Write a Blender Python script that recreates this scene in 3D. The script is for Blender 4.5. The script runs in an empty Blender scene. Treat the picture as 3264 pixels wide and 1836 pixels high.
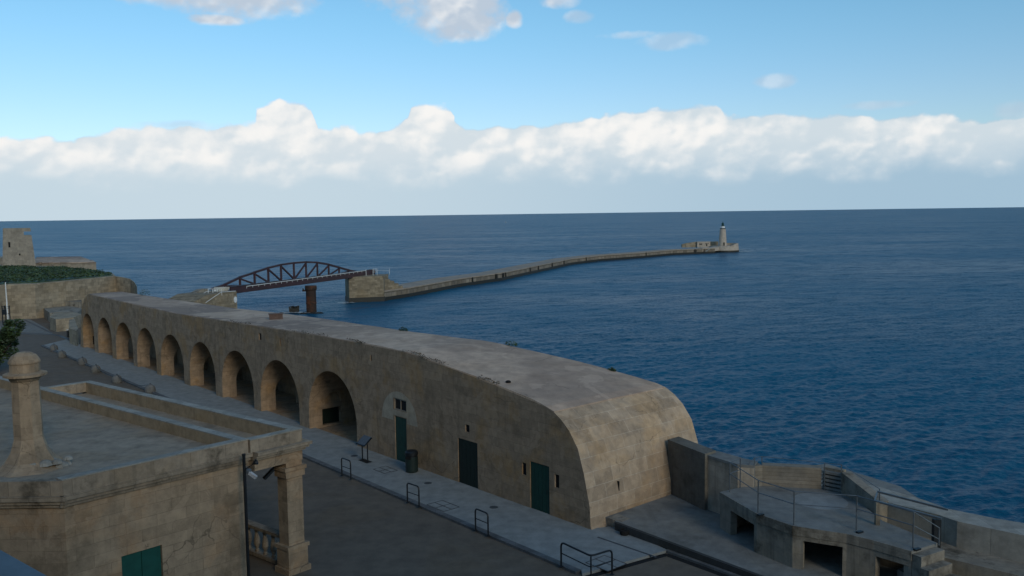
import bpy, bmesh, math, random
from mathutils import Vector, Matrix
from mathutils.geometry import tessellate_polygon
R=math.radians
random.seed(7)
SC=bpy.context.scene
COL=SC.collection
# ------------------------------------------------------------------ camera
F=2810.0; H=13.5; SEA=-12.0
roll=math.atan(45/3264); pitch=math.atan((918-681.5)*math.cos(roll)/F)
_cp,_sp,_cr,_sr=math.cos(pitch),math.sin(pitch),math.cos(roll),math.sin(roll)
FW=Vector((0,_cp,-_sp)); _r0=Vector((1,0,0)); _u0=Vector((0,_sp,_cp))
RT=_cr*_r0-_sr*_u0; UP=_sr*_r0+_cr*_u0
CAM=Vector((0,0,H))
cd=bpy.data.cameras.new('camera'); cam=bpy.data.objects.new('camera',cd); COL.objects.link(cam)
cd.sensor_width=36; cd.lens=36*F/3264; cd.clip_start=.1; cd.clip_end=90000
m3=Matrix((RT,UP,-FW)).transposed(); cam.matrix_world=Matrix.Translation(CAM)@m3.to_4x4()
SC.camera=cam
def ray(px,py): return FW+RT*((px-1632)/F)-UP*((py-918)/F)
def G(px,py,z=0.0):
    "survey: the point of the level plane z seen at that place of the photograph"
    r=ray(px,py); t=(z-H)/r.z; return CAM+r*t
def onplane(px,py,a,n):
    r=ray(px,py); t=((a-CAM).dot(n))/r.dot(n); return CAM+r*t
def Z7(x,y): return (2064+x*.33544,1350+y*.33544)
def Z8(x,y): return (2600+x*.30086,1400+y*.30086)
def Z3(x,y): return (560+x*.29,780+y*.29)
def Z2(x,y): return (x*.515,1090+y*.515)
def ZA(x,y): return (1100+x*.1941,780+y*.1941)
def ZB(x,y): return (1550+x*.1941,760+y*.1941)
def ZL(x,y): return (2150+x*.0893,700+y*.0893)
def Z6(x,y): return (580+x*.1242,850+y*.1242)
def ZE(x,y): return (x*.1726,880+y*.1726)
# ------------------------------------------------------------------ render settings, world, sun
SC.render.engine='CYCLES'
SC.view_settings.view_transform='Standard'; SC.view_settings.look='None'
SC.view_settings.exposure=0.0; SC.view_settings.gamma=1.0
SC.cycles.max_bounces=6
W=bpy.data.worlds.new("World"); SC.world=W; W.use_nodes=True
SUN_EL=R(24); SUN_AZ=R(152)          # azimuth measured clockwise from +Y
class NT:
    "small helper round a node tree"
    def __init__(s,t): s.t=t
    def n(s,typ,**k):
        nd=s.t.nodes.new(typ)
        for a,b in k.items(): setattr(nd,a,b)
        return nd
    def put(s,sock,v):
        if v is None: return
        if hasattr(v,'is_output') or isinstance(v,bpy.types.NodeSocket): s.t.links.new(v,sock)
        else: sock.default_value=v
    def m(s,op,a=0.0,b=None,c=None,clamp=False):
        nd=s.n('ShaderNodeMath',operation=op,use_clamp=clamp)
        s.put(nd.inputs[0],a); s.put(nd.inputs[1],b)
        if c is not None: s.put(nd.inputs[2],c)
        return nd.outputs[0]
    def mix(s,f,a,b,blend='MIX'):
        nd=s.n('ShaderNodeMix',data_type='RGBA',blend_type=blend)
        s.put(nd.inputs[0],f)
        for i,v in ((6,a),(7,b)):
            if isinstance(v,tuple): nd.inputs[i].default_value=(v[0],v[1],v[2],1)
            else: s.put(nd.inputs[i],v)
        return nd.outputs[2]
    def noise(s,vec,scale,detail=4,rough=.55,dist=0,dim='3D'):
        nd=s.n('ShaderNodeTexNoise',noise_dimensions=dim)
        s.put(nd.inputs['Vector'],vec); nd.inputs['Scale'].default_value=scale
        nd.inputs['Detail'].default_value=detail; nd.inputs['Roughness'].default_value=rough
        nd.inputs['Distortion'].default_value=dist
        return nd.outputs[0]
    def map(s,vec,scale=(1,1,1),rot=(0,0,0),loc=(0,0,0)):
        nd=s.n('ShaderNodeMapping'); s.put(nd.inputs[0],vec)
        nd.inputs['Location'].default_value=loc; nd.inputs['Rotation'].default_value=rot; nd.inputs['Scale'].default_value=scale
        return nd.outputs[0]
    def ss(s,v,a,b,lo=0.0,hi=1.0):
        nd=s.n('ShaderNodeMapRange',interpolation_type='SMOOTHSTEP'); s.put(nd.inputs[0],v)
        nd.inputs[1].default_value=a; nd.inputs[2].default_value=b; nd.inputs[3].default_value=lo; nd.inputs[4].default_value=hi
        return nd.outputs[0]
    def xyz(s,x,y,z=0.0):
        nd=s.n('ShaderNodeCombineXYZ'); s.put(nd.inputs[0],x); s.put(nd.inputs[1],y); s.put(nd.inputs[2],z); return nd.outputs[0]
def build_world():
    t=NT(W.node_tree); W.node_tree.nodes.clear()
    tc=t.n('ShaderNodeTexCoord'); sep=t.n('ShaderNodeSeparateXYZ'); t.put(sep.inputs[0],tc.outputs['Generated'])
    x,y,z=sep.outputs
    az=t.m('ARCTAN2',x,y)
    hor=t.m('SQRT',t.m('ADD',t.m('MULTIPLY',x,x),t.m('MULTIPLY',y,y)))
    el=t.m('DIVIDE',z,t.m('MAXIMUM',hor,.02))
    el=t.m('MINIMUM',el,6.0)
    def d(px,py):
        r=ray(px,py); return math.atan2(r.x,r.y), r.z/math.hypot(r.x,r.y)
    sky=t.n('ShaderNodeTexSky',sky_type='NISHITA'); sky.sun_disc=False
    sky.sun_elevation=SUN_EL; sky.sun_rotation=SUN_AZ; sky.air_density=1.0; sky.dust_density=.5; sky.ozone_density=2.5
    skyc=t.mix(1.0,sky.outputs[0],(.74,1.03,1.06),'MULTIPLY')
    # brighter, slightly hazier band above the horizon, deeper blue aloft and to the right
    el_pos=t.m('MAXIMUM',el,0.0)
    p=t.xyz(az,t.m('MULTIPLY',el,1.25),0.0)
    warp=t.noise(p,14,4,.55); warp2=t.noise(t.map(p,loc=(3,7,0)),14,4,.55)
    fine=t.noise(p,46,6,.6); fine2=t.noise(t.map(p,loc=(.006,-.009,0)),46,6,.6)
    mid=t.noise(p,20,6,.58); mid2=t.noise(t.map(p,loc=(.012,-.02,0)),20,6,.58)
    # profile of the cloud bank top
    prof=[(0,446),(200,444),(330,432),(450,405),(480,398),(640,408),(700,402),(790,398),(822,360),(860,338),(910,328),(955,326),(990,338),(1006,380),(1015,410),(1100,414),(1200,416),(1262,402),(1298,378),(1310,346),(1350,336),(1420,336),(1442,352),(1452,380),(1480,400),(1540,408),(1640,406),(1760,400),(1860,378),(1920,362),(2020,356),(2120,348),(2210,340),(2280,342),(2312,366),(2350,374),(2420,366),(2560,370),(2700,364),(2850,366),(3000,372),(3120,374),(3264,372)]
    pts=sorted(d(a,b) for a,b in prof)
    cv=t.n('ShaderNodeFloatCurve'); A0,A1=-.56,.56
    azw=t.m('ADD',az,t.m('MULTIPLY',t.m('SUBTRACT',warp,.5),.02))
    t.put(cv.inputs['Value'],t.m('DIVIDE',t.m('SUBTRACT',azw,A0),A1-A0,clamp=True))
    c=cv.mapping.curves[0]; E1=.2
    c.points[0].location=(0,pts[0][1]/E1); c.points[1].location=(1,pts[-1][1]/E1)
    for a,b in pts: c.points.new((a-A0)/(A1-A0),b/E1)
    for q in c.points: q.handle_type='AUTO_CLAMPED'
    cv.mapping.update()
    top=t.m('MULTIPLY',cv.outputs[0],E1)
    edge0=t.m('ADD',t.m('SUBTRACT',top,el),t.m('ADD',t.m('MULTIPLY',t.m('SUBTRACT',fine,.5),.010),t.m('MULTIPLY',t.m('SUBTRACT',warp2,.5),.012)))
    # soft veil just round the bank
    # light and shade inside the bank
    relief=t.m('ADD',t.m('MULTIPLY',t.m('SUBTRACT',mid2,mid),2.4),t.m('MULTIPLY',t.m('SUBTRACT',fine2,fine),.7))
    wn=t.n('ShaderNodeTexNoise'); t.put(wn.inputs['Vector'],p); wn.inputs['Scale'].default_value=30; wn.inputs['Detail'].default_value=4
    wsc=t.n('ShaderNodeVectorMath',operation='SCALE'); t.put(wsc.inputs[0],wn.outputs[1]); wsc.inputs[3].default_value=.022
    pw=t.n('ShaderNodeVectorMath',operation='ADD'); t.put(pw.inputs[0],p); t.put(pw.inputs[1],wsc.outputs[0]); pw=pw.outputs[0]
    def vor(vec,sc,sm=.6):
        nd=t.n('ShaderNodeTexVoronoi',feature='SMOOTH_F1',voronoi_dimensions='2D'); t.put(nd.inputs['Vector'],vec); nd.inputs['Scale'].default_value=sc; nd.inputs['Smoothness'].default_value=sm
        return nd.outputs['Distance']
    v1=vor(pw,20); v1b=vor(t.map(pw,loc=(.008,-.013,0)),20); v2=vor(pw,52); v2b=vor(t.map(pw,loc=(.003,-.005,0)),52)
    relief=t.m('ADD',t.m('MULTIPLY',relief,.55),t.m('ADD',t.m('MULTIPLY',t.m('SUBTRACT',v1b,v1),1.15),t.m('MULTIPLY',t.m('SUBTRACT',v2b,v2),.75)))
    edge=t.m('ADD',edge0,t.m('ADD',t.m('MULTIPLY',t.m('SUBTRACT',.42,v1),.010),t.m('MULTIPLY',t.m('SUBTRACT',.42,v2),.006)))
    bank=t.ss(edge,-.0016,.0034)
    def blob(px,py,rx,ry,amp=1.0,nz=None):
        a,e=d(px,py)
        dx=t.m('DIVIDE',t.m('SUBTRACT',az,a),rx/F*math.cos(a)**2); dy=t.m('DIVIDE',t.m('SUBTRACT',el,e),ry/F)
        r2=t.m('ADD',t.m('MULTIPLY',dx,dx),t.m('MULTIPLY',dy,dy))
        if nz is None: return t.m('MULTIPLY',t.m('EXPONENT',t.m('MULTIPLY',r2,-1.0)),amp)
        return t.m('ADD',t.m('SUBTRACT',1.2,r2),nz)
    br=None
    for b in [(925,365,110,52,.65),(1390,375,95,55,.75),(1450,512,130,36,.55),(560,490,230,52,.45),(1060,545,130,38,.5),(1240,480,90,60,-.25),
              (1960,400,230,55,.5),(1850,520,150,35,.45),(2150,470,160,60,.35),(2920,490,105,48,.5),(150,480,220,45,.3),(2050,385,260,36,.3),(3170,480,120,90,-.5),(640,415,120,22,-.35),(2520,450,200,60,-.05),(820,470,200,60,.2)]:
        v=blob(*b); br=v if br is None else t.m('ADD',br,v)
    low=t.ss(t.m('ADD',el,t.m('ADD',t.m('MULTIPLY',t.m('SUBTRACT',warp,.5),.045),t.m('MULTIPLY',t.m('SUBTRACT',.42,v1),.014))),d(1632,600)[1],d(1632,470)[1])
    shade=t.m('ADD',t.m('ADD',t.m('MULTIPLY',br,.80),.20),t.m('ADD',relief,t.m('MULTIPLY',t.m('SUBTRACT',warp,.5),1.0)))
    shade=t.m('MULTIPLY',t.ss(shade,-.1,1.05),low)
    grey=t.mix(t.ss(az,-.5,.5),(.58,.67,.745),(.43,.565,.67))
    hz=t.mix(t.ss(az,-.35,.5),(.56,.68,.76),(.37,.53,.66))
    grey=t.mix(low,hz,t.mix(.62,grey,(.74,.80,.83)))
    cloudc=t.mix(shade,grey,(.93,.92,.90))
    # upper scattered clouds
    nn=t.m('ADD',t.m('MULTIPLY',t.m('SUBTRACT',warp2,.5),3.2),t.m('MULTIPLY',t.m('SUBTRACT',fine,.5),2.0))
    up=None
    for b in [(760,-18,225,62),(540,-28,180,42),(1430,10,165,100),(1470,70,110,58),(1400,-40,210,80),(1780,2,58,24),(1845,55,44,20),(1640,62,24,26),(2135,130,108,24),(1990,112,90,14),(2475,258,58,20),(2820,334,100,14),(3240,358,75,28),(690,62,75,16),(600,405,150,18)]:
        v=blob(*b,nz=nn); up=v if up is None else t.m('MAXIMUM',up,v)
    thick=t.ss(up,-.55,1.15)
    upc=t.mix(t.ss(t.m('ADD',t.m('MULTIPLY',relief,1.3),t.m('MULTIPLY',t.m('SUBTRACT',mid,.5),1.6)),-.35,.95),(.50,.59,.70),(.84,.86,.88))
    # thin small clouds stay faint: only the two large ones are dense
    dens=t.mix(t.ss(blob(1440,20,330,130),.15,.5),(.42,.42,.42),(1,1,1)); dens2=t.mix(t.ss(blob(720,-10,420,90),.15,.5),dens,(1,1,1))
    skyv=t.mix(1.0,skyc,t.mix(t.ss(el,.08,.24),(1.12,.90,.97),(1.0,1.0,1.0)),'MULTIPLY')
    bgs=t.n('ShaderNodeBackground'); t.put(bgs.inputs[0],skyv); bgs.inputs[1].default_value=.128
    bgc=t.n('ShaderNodeBackground'); t.put(bgc.inputs[0],t.mix(bank,upc,cloudc)); bgc.inputs[1].default_value=1.0
    up_m=t.m('MULTIPLY',thick,dens2)
    mask=t.m('MAXIMUM',bank,up_m)
    mask=t.m('MULTIPLY',mask,t.ss(z,-.02,-.004))
    ms=t.n('ShaderNodeMixShader'); t.put(ms.inputs[0],mask); t.put(ms.inputs[1],bgs.outputs[0]); t.put(ms.inputs[2],bgc.outputs[0])
    o=t.n('ShaderNodeOutputWorld'); t.put(o.inputs[0],ms.outputs[0])
build_world()
ld=bpy.data.lights.new('sun','SUN'); ld.energy=1.05; ld.angle=R(16); ld.color=(1,.87,.68)
so=bpy.data.objects.new('sun',ld); COL.objects.link(so)
_sd=Vector((math.sin(SUN_AZ)*math.cos(SUN_EL),math.cos(SUN_AZ)*math.cos(SUN_EL),math.sin(SUN_EL)))
so.rotation_euler=_sd.to_track_quat('Z','Y').to_euler()
# ------------------------------------------------------------------ materials
def newmat(name):
    m=bpy.data.materials.new(name); m.use_nodes=True; t=NT(m.node_tree)
    b=m.node_tree.nodes['Principled BSDF']; return m,t,b
def stone(name,c,bw=.9,bh=.45,blocks=.25,mort=.6,stain=.5,streak=.3,rough=.9,bump=.35,sc=1.0,tint=(.75,.62,.42),tintf=.25,dark=(.3,.29,.27),patch=None,mcol=None,msize=.012,crack=None):
    m,t,b=newmat(name)
    tc=t.n('ShaderNodeTexCoord'); uv=tc.outputs['UV']; ob=t.n('ShaderNodeNewGeometry').outputs['Position']
    br=t.n('ShaderNodeTexBrick'); wob=t.noise(ob,1.1,3)
    wv=t.n('ShaderNodeVectorMath',operation='ADD'); t.put(wv.inputs[0],uv)
    sv=t.n('ShaderNodeVectorMath',operation='SCALE'); t.put(sv.inputs[0],t.n('ShaderNodeTexNoise').outputs[1]); sv.inputs[3].default_value=.03
    nz=sv.inputs[0].links[0].from_node; t.put(nz.inputs['Vector'],ob); nz.inputs['Scale'].default_value=2.2
    t.put(wv.inputs[1],sv.outputs[0]); t.put(br.inputs['Vector'],wv.outputs[0])
    br.inputs['Scale'].default_value=1.0; br.inputs['Brick Width'].default_value=bw; br.inputs['Row Height'].default_value=bh
    br.inputs['Mortar Size'].default_value=msize; br.inputs['Mortar Smooth'].default_value=.6; br.inputs['Bias'].default_value=0
    br.offset=.5; br.squash=1
    lo=tuple(v*(1-blocks) for v in c); hi=tuple(min(1,v*(1+blocks*.8)) for v in c)
    br.inputs['Color1'].default_value=(*lo,1); br.inputs['Color2'].default_value=(*hi,1)
    mc=mcol or tuple(v*(1-mort) for v in c); br.inputs['Mortar'].default_value=(*mc,1)
    col=br.outputs[0]
    n1=t.noise(ob,.42*sc,5,.62,.4); n2=t.noise(ob,2.6*sc,6,.65); n3=t.noise(ob,24*sc,4,.7)
    col=t.mix(t.m('MULTIPLY',t.ss(n1,.46,.66),tintf),col,tuple(a*q*1.35 for a,q in zip(c,tint)))
    col=t.mix(t.m('MULTIPLY',t.ss(t.noise(t.map(ob,loc=(9,4,2)),.7*sc,6,.66),.5,.72),stain),col,tuple(a*q*1.2 for a,q in zip(c,dark)))
    col=t.mix(1.0,col,t.mix(t.ss(n2,.25,.75),(.80,.80,.80),(1.16,1.15,1.13)),'MULTIPLY')
    if streak:
        st=t.noise(t.map(ob,scale=(3.2,3.2,.16)),1.0,5,.6)
        col=t.mix(t.m('MULTIPLY',t.ss(st,.5,.74),streak),col,tuple(a*.42 for a in c))
    if patch:
        sx=t.n('ShaderNodeSeparateXYZ'); t.put(sx.inputs[0],ob)
        al=t.m('ADD',t.m('MULTIPLY',t.m('SUBTRACT',sx.outputs[0],3.26),-.6566),t.m('MULTIPLY',t.m('SUBTRACT',sx.outputs[1],36.36),.7542))
        far=t.ss(al,16,30); ln=t.ss(t.noise(t.map(ob,loc=(4,4,3)),.06,3,.6),.46,.49,.0,.35)
        col=t.mix(t.m('MAXIMUM',t.m('MULTIPLY',t.m('MULTIPLY',t.ss(t.noise(t.map(ob,loc=(1,8,3)),patch[0],4,.6,.6),patch[1],patch[1]+.03),patch[2]),far),ln),col,patch[3])
    if crack:
        ve=t.n('ShaderNodeTexVoronoi',feature='DISTANCE_TO_EDGE'); cw=t.n('ShaderNodeVectorMath',operation='ADD'); t.put(cw.inputs[0],ob)
        cs=t.n('ShaderNodeVectorMath',operation='SCALE'); cz=t.n('ShaderNodeTexNoise'); t.put(cz.inputs['Vector'],ob); cz.inputs['Scale'].default_value=1.3; cz.inputs['Detail'].default_value=5
        t.put(cs.inputs[0],cz.outputs[1]); cs.inputs[3].default_value=.9; t.put(cw.inputs[1],cs.outputs[0])
        t.put(ve.inputs['Vector'],cw.outputs[0]); ve.inputs['Scale'].default_value=crack[0]
        ck=t.m('MULTIPLY',t.ss(ve.outputs['Distance'],crack[1]*.35,crack[1],1.0,0.0),t.ss(t.noise(t.map(ob,loc=(3,3,9)),crack[0]*.9,3),.5,.6,0.0,crack[2]))
        col=t.mix(ck,col,tuple(a*.28 for a in c))
        pt=t.ss(t.noise(t.map(ob,loc=(6,1,4)),.9*sc,4,.55,.8),.57,.60,0.0,.30); col=t.mix(pt,col,tuple(min(1,a*1.35) for a in c))
    col=t.mix(1.0,col,t.mix(n3,(.86,.86,.86),(1.12,1.12,1.12)),'MULTIPLY')
    t.put(b.inputs['Base Color'],col); b.inputs['Roughness'].default_value=rough
    b.inputs['Specular IOR Level'].default_value=.25
    bp=t.n('ShaderNodeBump'); bp.inputs['Strength'].default_value=bump; bp.inputs['Distance'].default_value=.05
    h=t.m('ADD',t.m('MULTIPLY',br.outputs[1],-.5),t.m('ADD',t.m('MULTIPLY',n2,.9),t.m('MULTIPLY',n3,.35)))
    t.put(bp.inputs['Height'],h); t.put(b.inputs['Normal'],bp.outputs[0])
    return m
def plain(name,c,rough=.6,metal=0,var=.2,sc=3,spec=.4,c2=None,f2=.5):
    m,t,b=newmat(name); ob=t.n('ShaderNodeNewGeometry').outputs['Position']
    n=t.noise(ob,sc,5,.65)
    col=t.mix(t.ss(n,.3,.7),tuple(v*(1-var) for v in c),tuple(v*(1+var) for v in c))
    if c2: col=t.mix(t.m('MULTIPLY',t.ss(t.noise(ob,sc*.6,5,.7),.48,.6),f2),col,c2)
    t.put(b.inputs['Base Color'],col); b.inputs['Roughness'].default_value=rough; b.inputs['Metallic'].default_value=metal
    b.inputs['Specular IOR Level'].default_value=spec
    return m
M={}
M['facade']=stone('rendered limestone facade',(.305,.222,.150),1.1,.42,.12,.26,.45,.42,tint=(.85,.68,.40),tintf=.55,crack=(.42,.012,.5))
M['endstone']=stone('large limestone blocks',(.395,.300,.212),1.15,.62,.20,-.10,.45,.15,tint=(.9,.72,.45),tintf=.4,mcol=(.50,.42,.33),msize=.014,crack=(.6,.012,.5))
M['roof']=stone('flat roof screed',(.48,.355,.265),3.4,2.6,.06,.10,.55,0,sc=.6,dark=(.62,.58,.53),tintf=.15,patch=(.13,.48,.7,(.17,.125,.10)),crack=(.3,.010,.6))
M['hut_wall']=stone('pale limestone ashlar',(.335,.25,.168),1.05,.40,.13,.22,.55,.32,tint=(.95,.66,.4),tintf=.35,crack=(.5,.010,.6))
M['hut_trim']=stone('moulded limestone',(.29,.235,.175),1.3,1.0,.16,.35,.85,.45,sc=1.6,dark=(.22,.22,.21))
M['hut_roof']=stone('hut roof screed',(.29,.238,.18),2.7,1.6,.12,.10,.55,0,sc=.9,tint=(.8,.7,.55),tintf=.4)
M['yellow']=stone('yellow washed parapet',(.31,.235,.15),3,2,.05,.1,.4,.3)
M['coping']=stone('pale coping',(.30,.285,.25),1.2,1.2,.12,.4,.55,0)
M['concrete']=stone('stained concrete',(.255,.23,.19),2.4,.9,.10,.2,.95,.9,dark=(.16,.15,.13))
M['lit_conc']=stone('pale stained concrete',(.40,.34,.27),1.6,.5,.12,.2,.6,.6)  # raised paleness stands in for light caught by the parapet block's face
M['board']=stone('board marked concrete',(.22,.195,.16),30,.16,.10,.4,.45,.1,tintf=.2)
M['shade_toned2']=stone('black stained concrete',(.05,.052,.052),2.4,.9,.10,.2,.75,.3,dark=(.6,.6,.6))
M['shade_toned']=stone('damp dark concrete',(.14,.13,.11),2.4,.9,.10,.2,.75,.5,dark=(.4,.4,.38))  # dark colour stands in for shade on a wall turned from the light
M['bollard']=stone('bollard stone',(.14,.14,.135),3,3,.1,0,.5,.2)
M['apron']=stone('concrete apron',(.20,.20,.188),6,4,.08,.2,.7,0,sc=.8,dark=(.5,.48,.46))
M['pave']=stone('pale concrete pavement',(.235,.245,.24),9,3.6,.04,.15,.35,0,sc=.7,dark=(.7,.7,.7),tintf=.1,bump=.15)
M['square']=stone('brown asphalt of the square',(.140,.115,.09),60,60,.02,.1,.6,0,sc=.5,dark=(.6,.6,.62),tintf=.3,bump=.2)
M['kerb']=stone('kerb stone',(.12,.125,.13),1.2,.4,.15,.4,.4,0)
M['fortwall']=stone('weathered fort masonry',(.30,.245,.175),.85,.42,.24,.4,.7,.3,sc=.5)
M['tower']=stone('tower masonry',(.29,.25,.20),1.1,.5,.12,.2,.45,.3,sc=.6)
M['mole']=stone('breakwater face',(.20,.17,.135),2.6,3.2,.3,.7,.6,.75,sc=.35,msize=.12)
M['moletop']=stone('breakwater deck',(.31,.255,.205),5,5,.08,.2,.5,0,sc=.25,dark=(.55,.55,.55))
M['wet']=plain('wet weed covered stone',(.018,.017,.013),.6)
M['pierstone']=stone('pier masonry',(.235,.19,.13),1.5,.55,.28,.5,.6,.3,sc=.5)
M['light']=stone('lighthouse stone',(.40,.34,.28),2,1,.08,.1,.25,.15,sc=.4)
M['green']=plain('dark green paint',(.004,.040,.030),.5,var=.15)
M['greend']=plain('near black green paint',(.0035,.012,.008),.6,var=.2)
M['shutter']=plain('teal green shutter paint',(.008,.075,.058),.5,var=.12)
M['black']=plain('dark opening',(.006,.006,.006),.9)
M['iron']=plain('dark painted iron',(.012,.016,.020),.45,.3,spec=.5)
M['galv']=plain('galvanised steel',(.13,.15,.165),.45,.5)
M['white']=plain('white paint',(.62,.62,.60),.5)
M['bridge']=plain('oxide red bridge paint',(.046,.020,.022),.5,c2=(.028,.016,.016),sc=.6)
M['bridged']=plain('dark brown bridge paint',(.03,.015,.015),.5)
M['rust']=plain('rusted iron pier',(.030,.016,.010),.85,c2=(.12,.038,.014),sc=.4,f2=.7)
M['bin']=plain('dark green bin plastic',(.010,.022,.020),.5)
M['bluegrey']=plain('blue grey weathered stone',(.22,.225,.23),.9,var=.15,sc=5)
M['cream']=plain('cream canvas',(.50,.47,.40),.8)
def leafmat():
    m,t,b=newmat('leaves'); g=t.n('ShaderNodeNewGeometry').outputs['Position']
    n=t.noise(g,.9,4); t.put(b.inputs['Base Color'],t.mix(t.ss(n,.35,.65),(.018,.035,.012),(.05,.085,.025)))
    b.inputs['Roughness'].default_value=.6; return m
M['leaf']=leafmat()
def seamat():
    m,t,b=newmat('sea water'); ob=t.n('ShaderNodeNewGeometry').outputs['Position']
    v=t.map(ob,scale=(.8,1.25,1),rot=(0,0,R(-20)))
    w2=t.noise(t.map(v,loc=(5,9,0)),.9,3,.6,.4); w3=t.noise(t.map(v,loc=(2,1,0)),2.6,3,.6)
    big=t.noise(t.map(ob,scale=(.35,1,1),rot=(0,0,R(12))),.014,5,.6,.6)
    h=t.m('ADD',t.m('MULTIPLY',w2,.30),t.m('MULTIPLY',w3,.12))
    bp=t.n('ShaderNodeBump'); bp.inputs['Strength'].default_value=.9; bp.inputs['Distance'].default_value=.8
    t.put(bp.inputs['Height'],h)
    # small wavelets: unfiltered slopes, so the far water keeps its facets
    cn=t.n('ShaderNodeTexNoise'); t.put(cn.inputs['Vector'],v); cn.inputs['Scale'].default_value=2.0; cn.inputs['Detail'].default_value=3; cn.inputs['Roughness'].default_value=.6
    s1=t.n('ShaderNodeVectorMath',operation='SUBTRACT'); t.put(s1.inputs[0],cn.outputs[1]); s1.inputs[1].default_value=(.5,.5,.5)
    s2=t.n('ShaderNodeVectorMath',operation='MULTIPLY'); t.put(s2.inputs[0],s1.outputs[0]); s2.inputs[1].default_value=(.8,1.0,0)
    c2=t.n('ShaderNodeTexNoise'); t.put(c2.inputs['Vector'],t.map(v,loc=(7,2,5),scale=(.75,1.3,1))); c2.inputs['Scale'].default_value=.15; c2.inputs['Detail'].default_value=5; c2.inputs['Roughness'].default_value=.72
    s5=t.n('ShaderNodeVectorMath',operation='SUBTRACT'); t.put(s5.inputs[0],c2.outputs[1]); s5.inputs[1].default_value=(.5,.5,.5)
    s6=t.n('ShaderNodeVectorMath',operation='MULTIPLY'); t.put(s6.inputs[0],s5.outputs[0]); s6.inputs[1].default_value=(.6,1.15,0)
    s7=t.n('ShaderNodeVectorMath',operation='ADD'); t.put(s7.inputs[0],s2.outputs[0]); t.put(s7.inputs[1],s6.outputs[0])
    s3=t.n('ShaderNodeVectorMath',operation='ADD'); t.put(s3.inputs[0],s7.outputs[0]); t.put(s3.inputs[1],bp.outputs[0])
    s4=t.n('ShaderNodeVectorMath',operation='NORMALIZE'); t.put(s4.inputs[0],s3.outputs[0])
    t.put(b.inputs['Normal'],s4.outputs[0])
    t.put(b.inputs['Base Color'],t.mix(t.ss(big,.3,.7),(.0015,.059,.116),(.005,.096,.170)))
    t.put(b.inputs['Roughness'],t.ss(big,.3,.7,.32,.42)); b.inputs['IOR'].default_value=1.33; b.inputs['Specular IOR Level'].default_value=.11
    return m
M['sea']=seamat()
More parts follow.
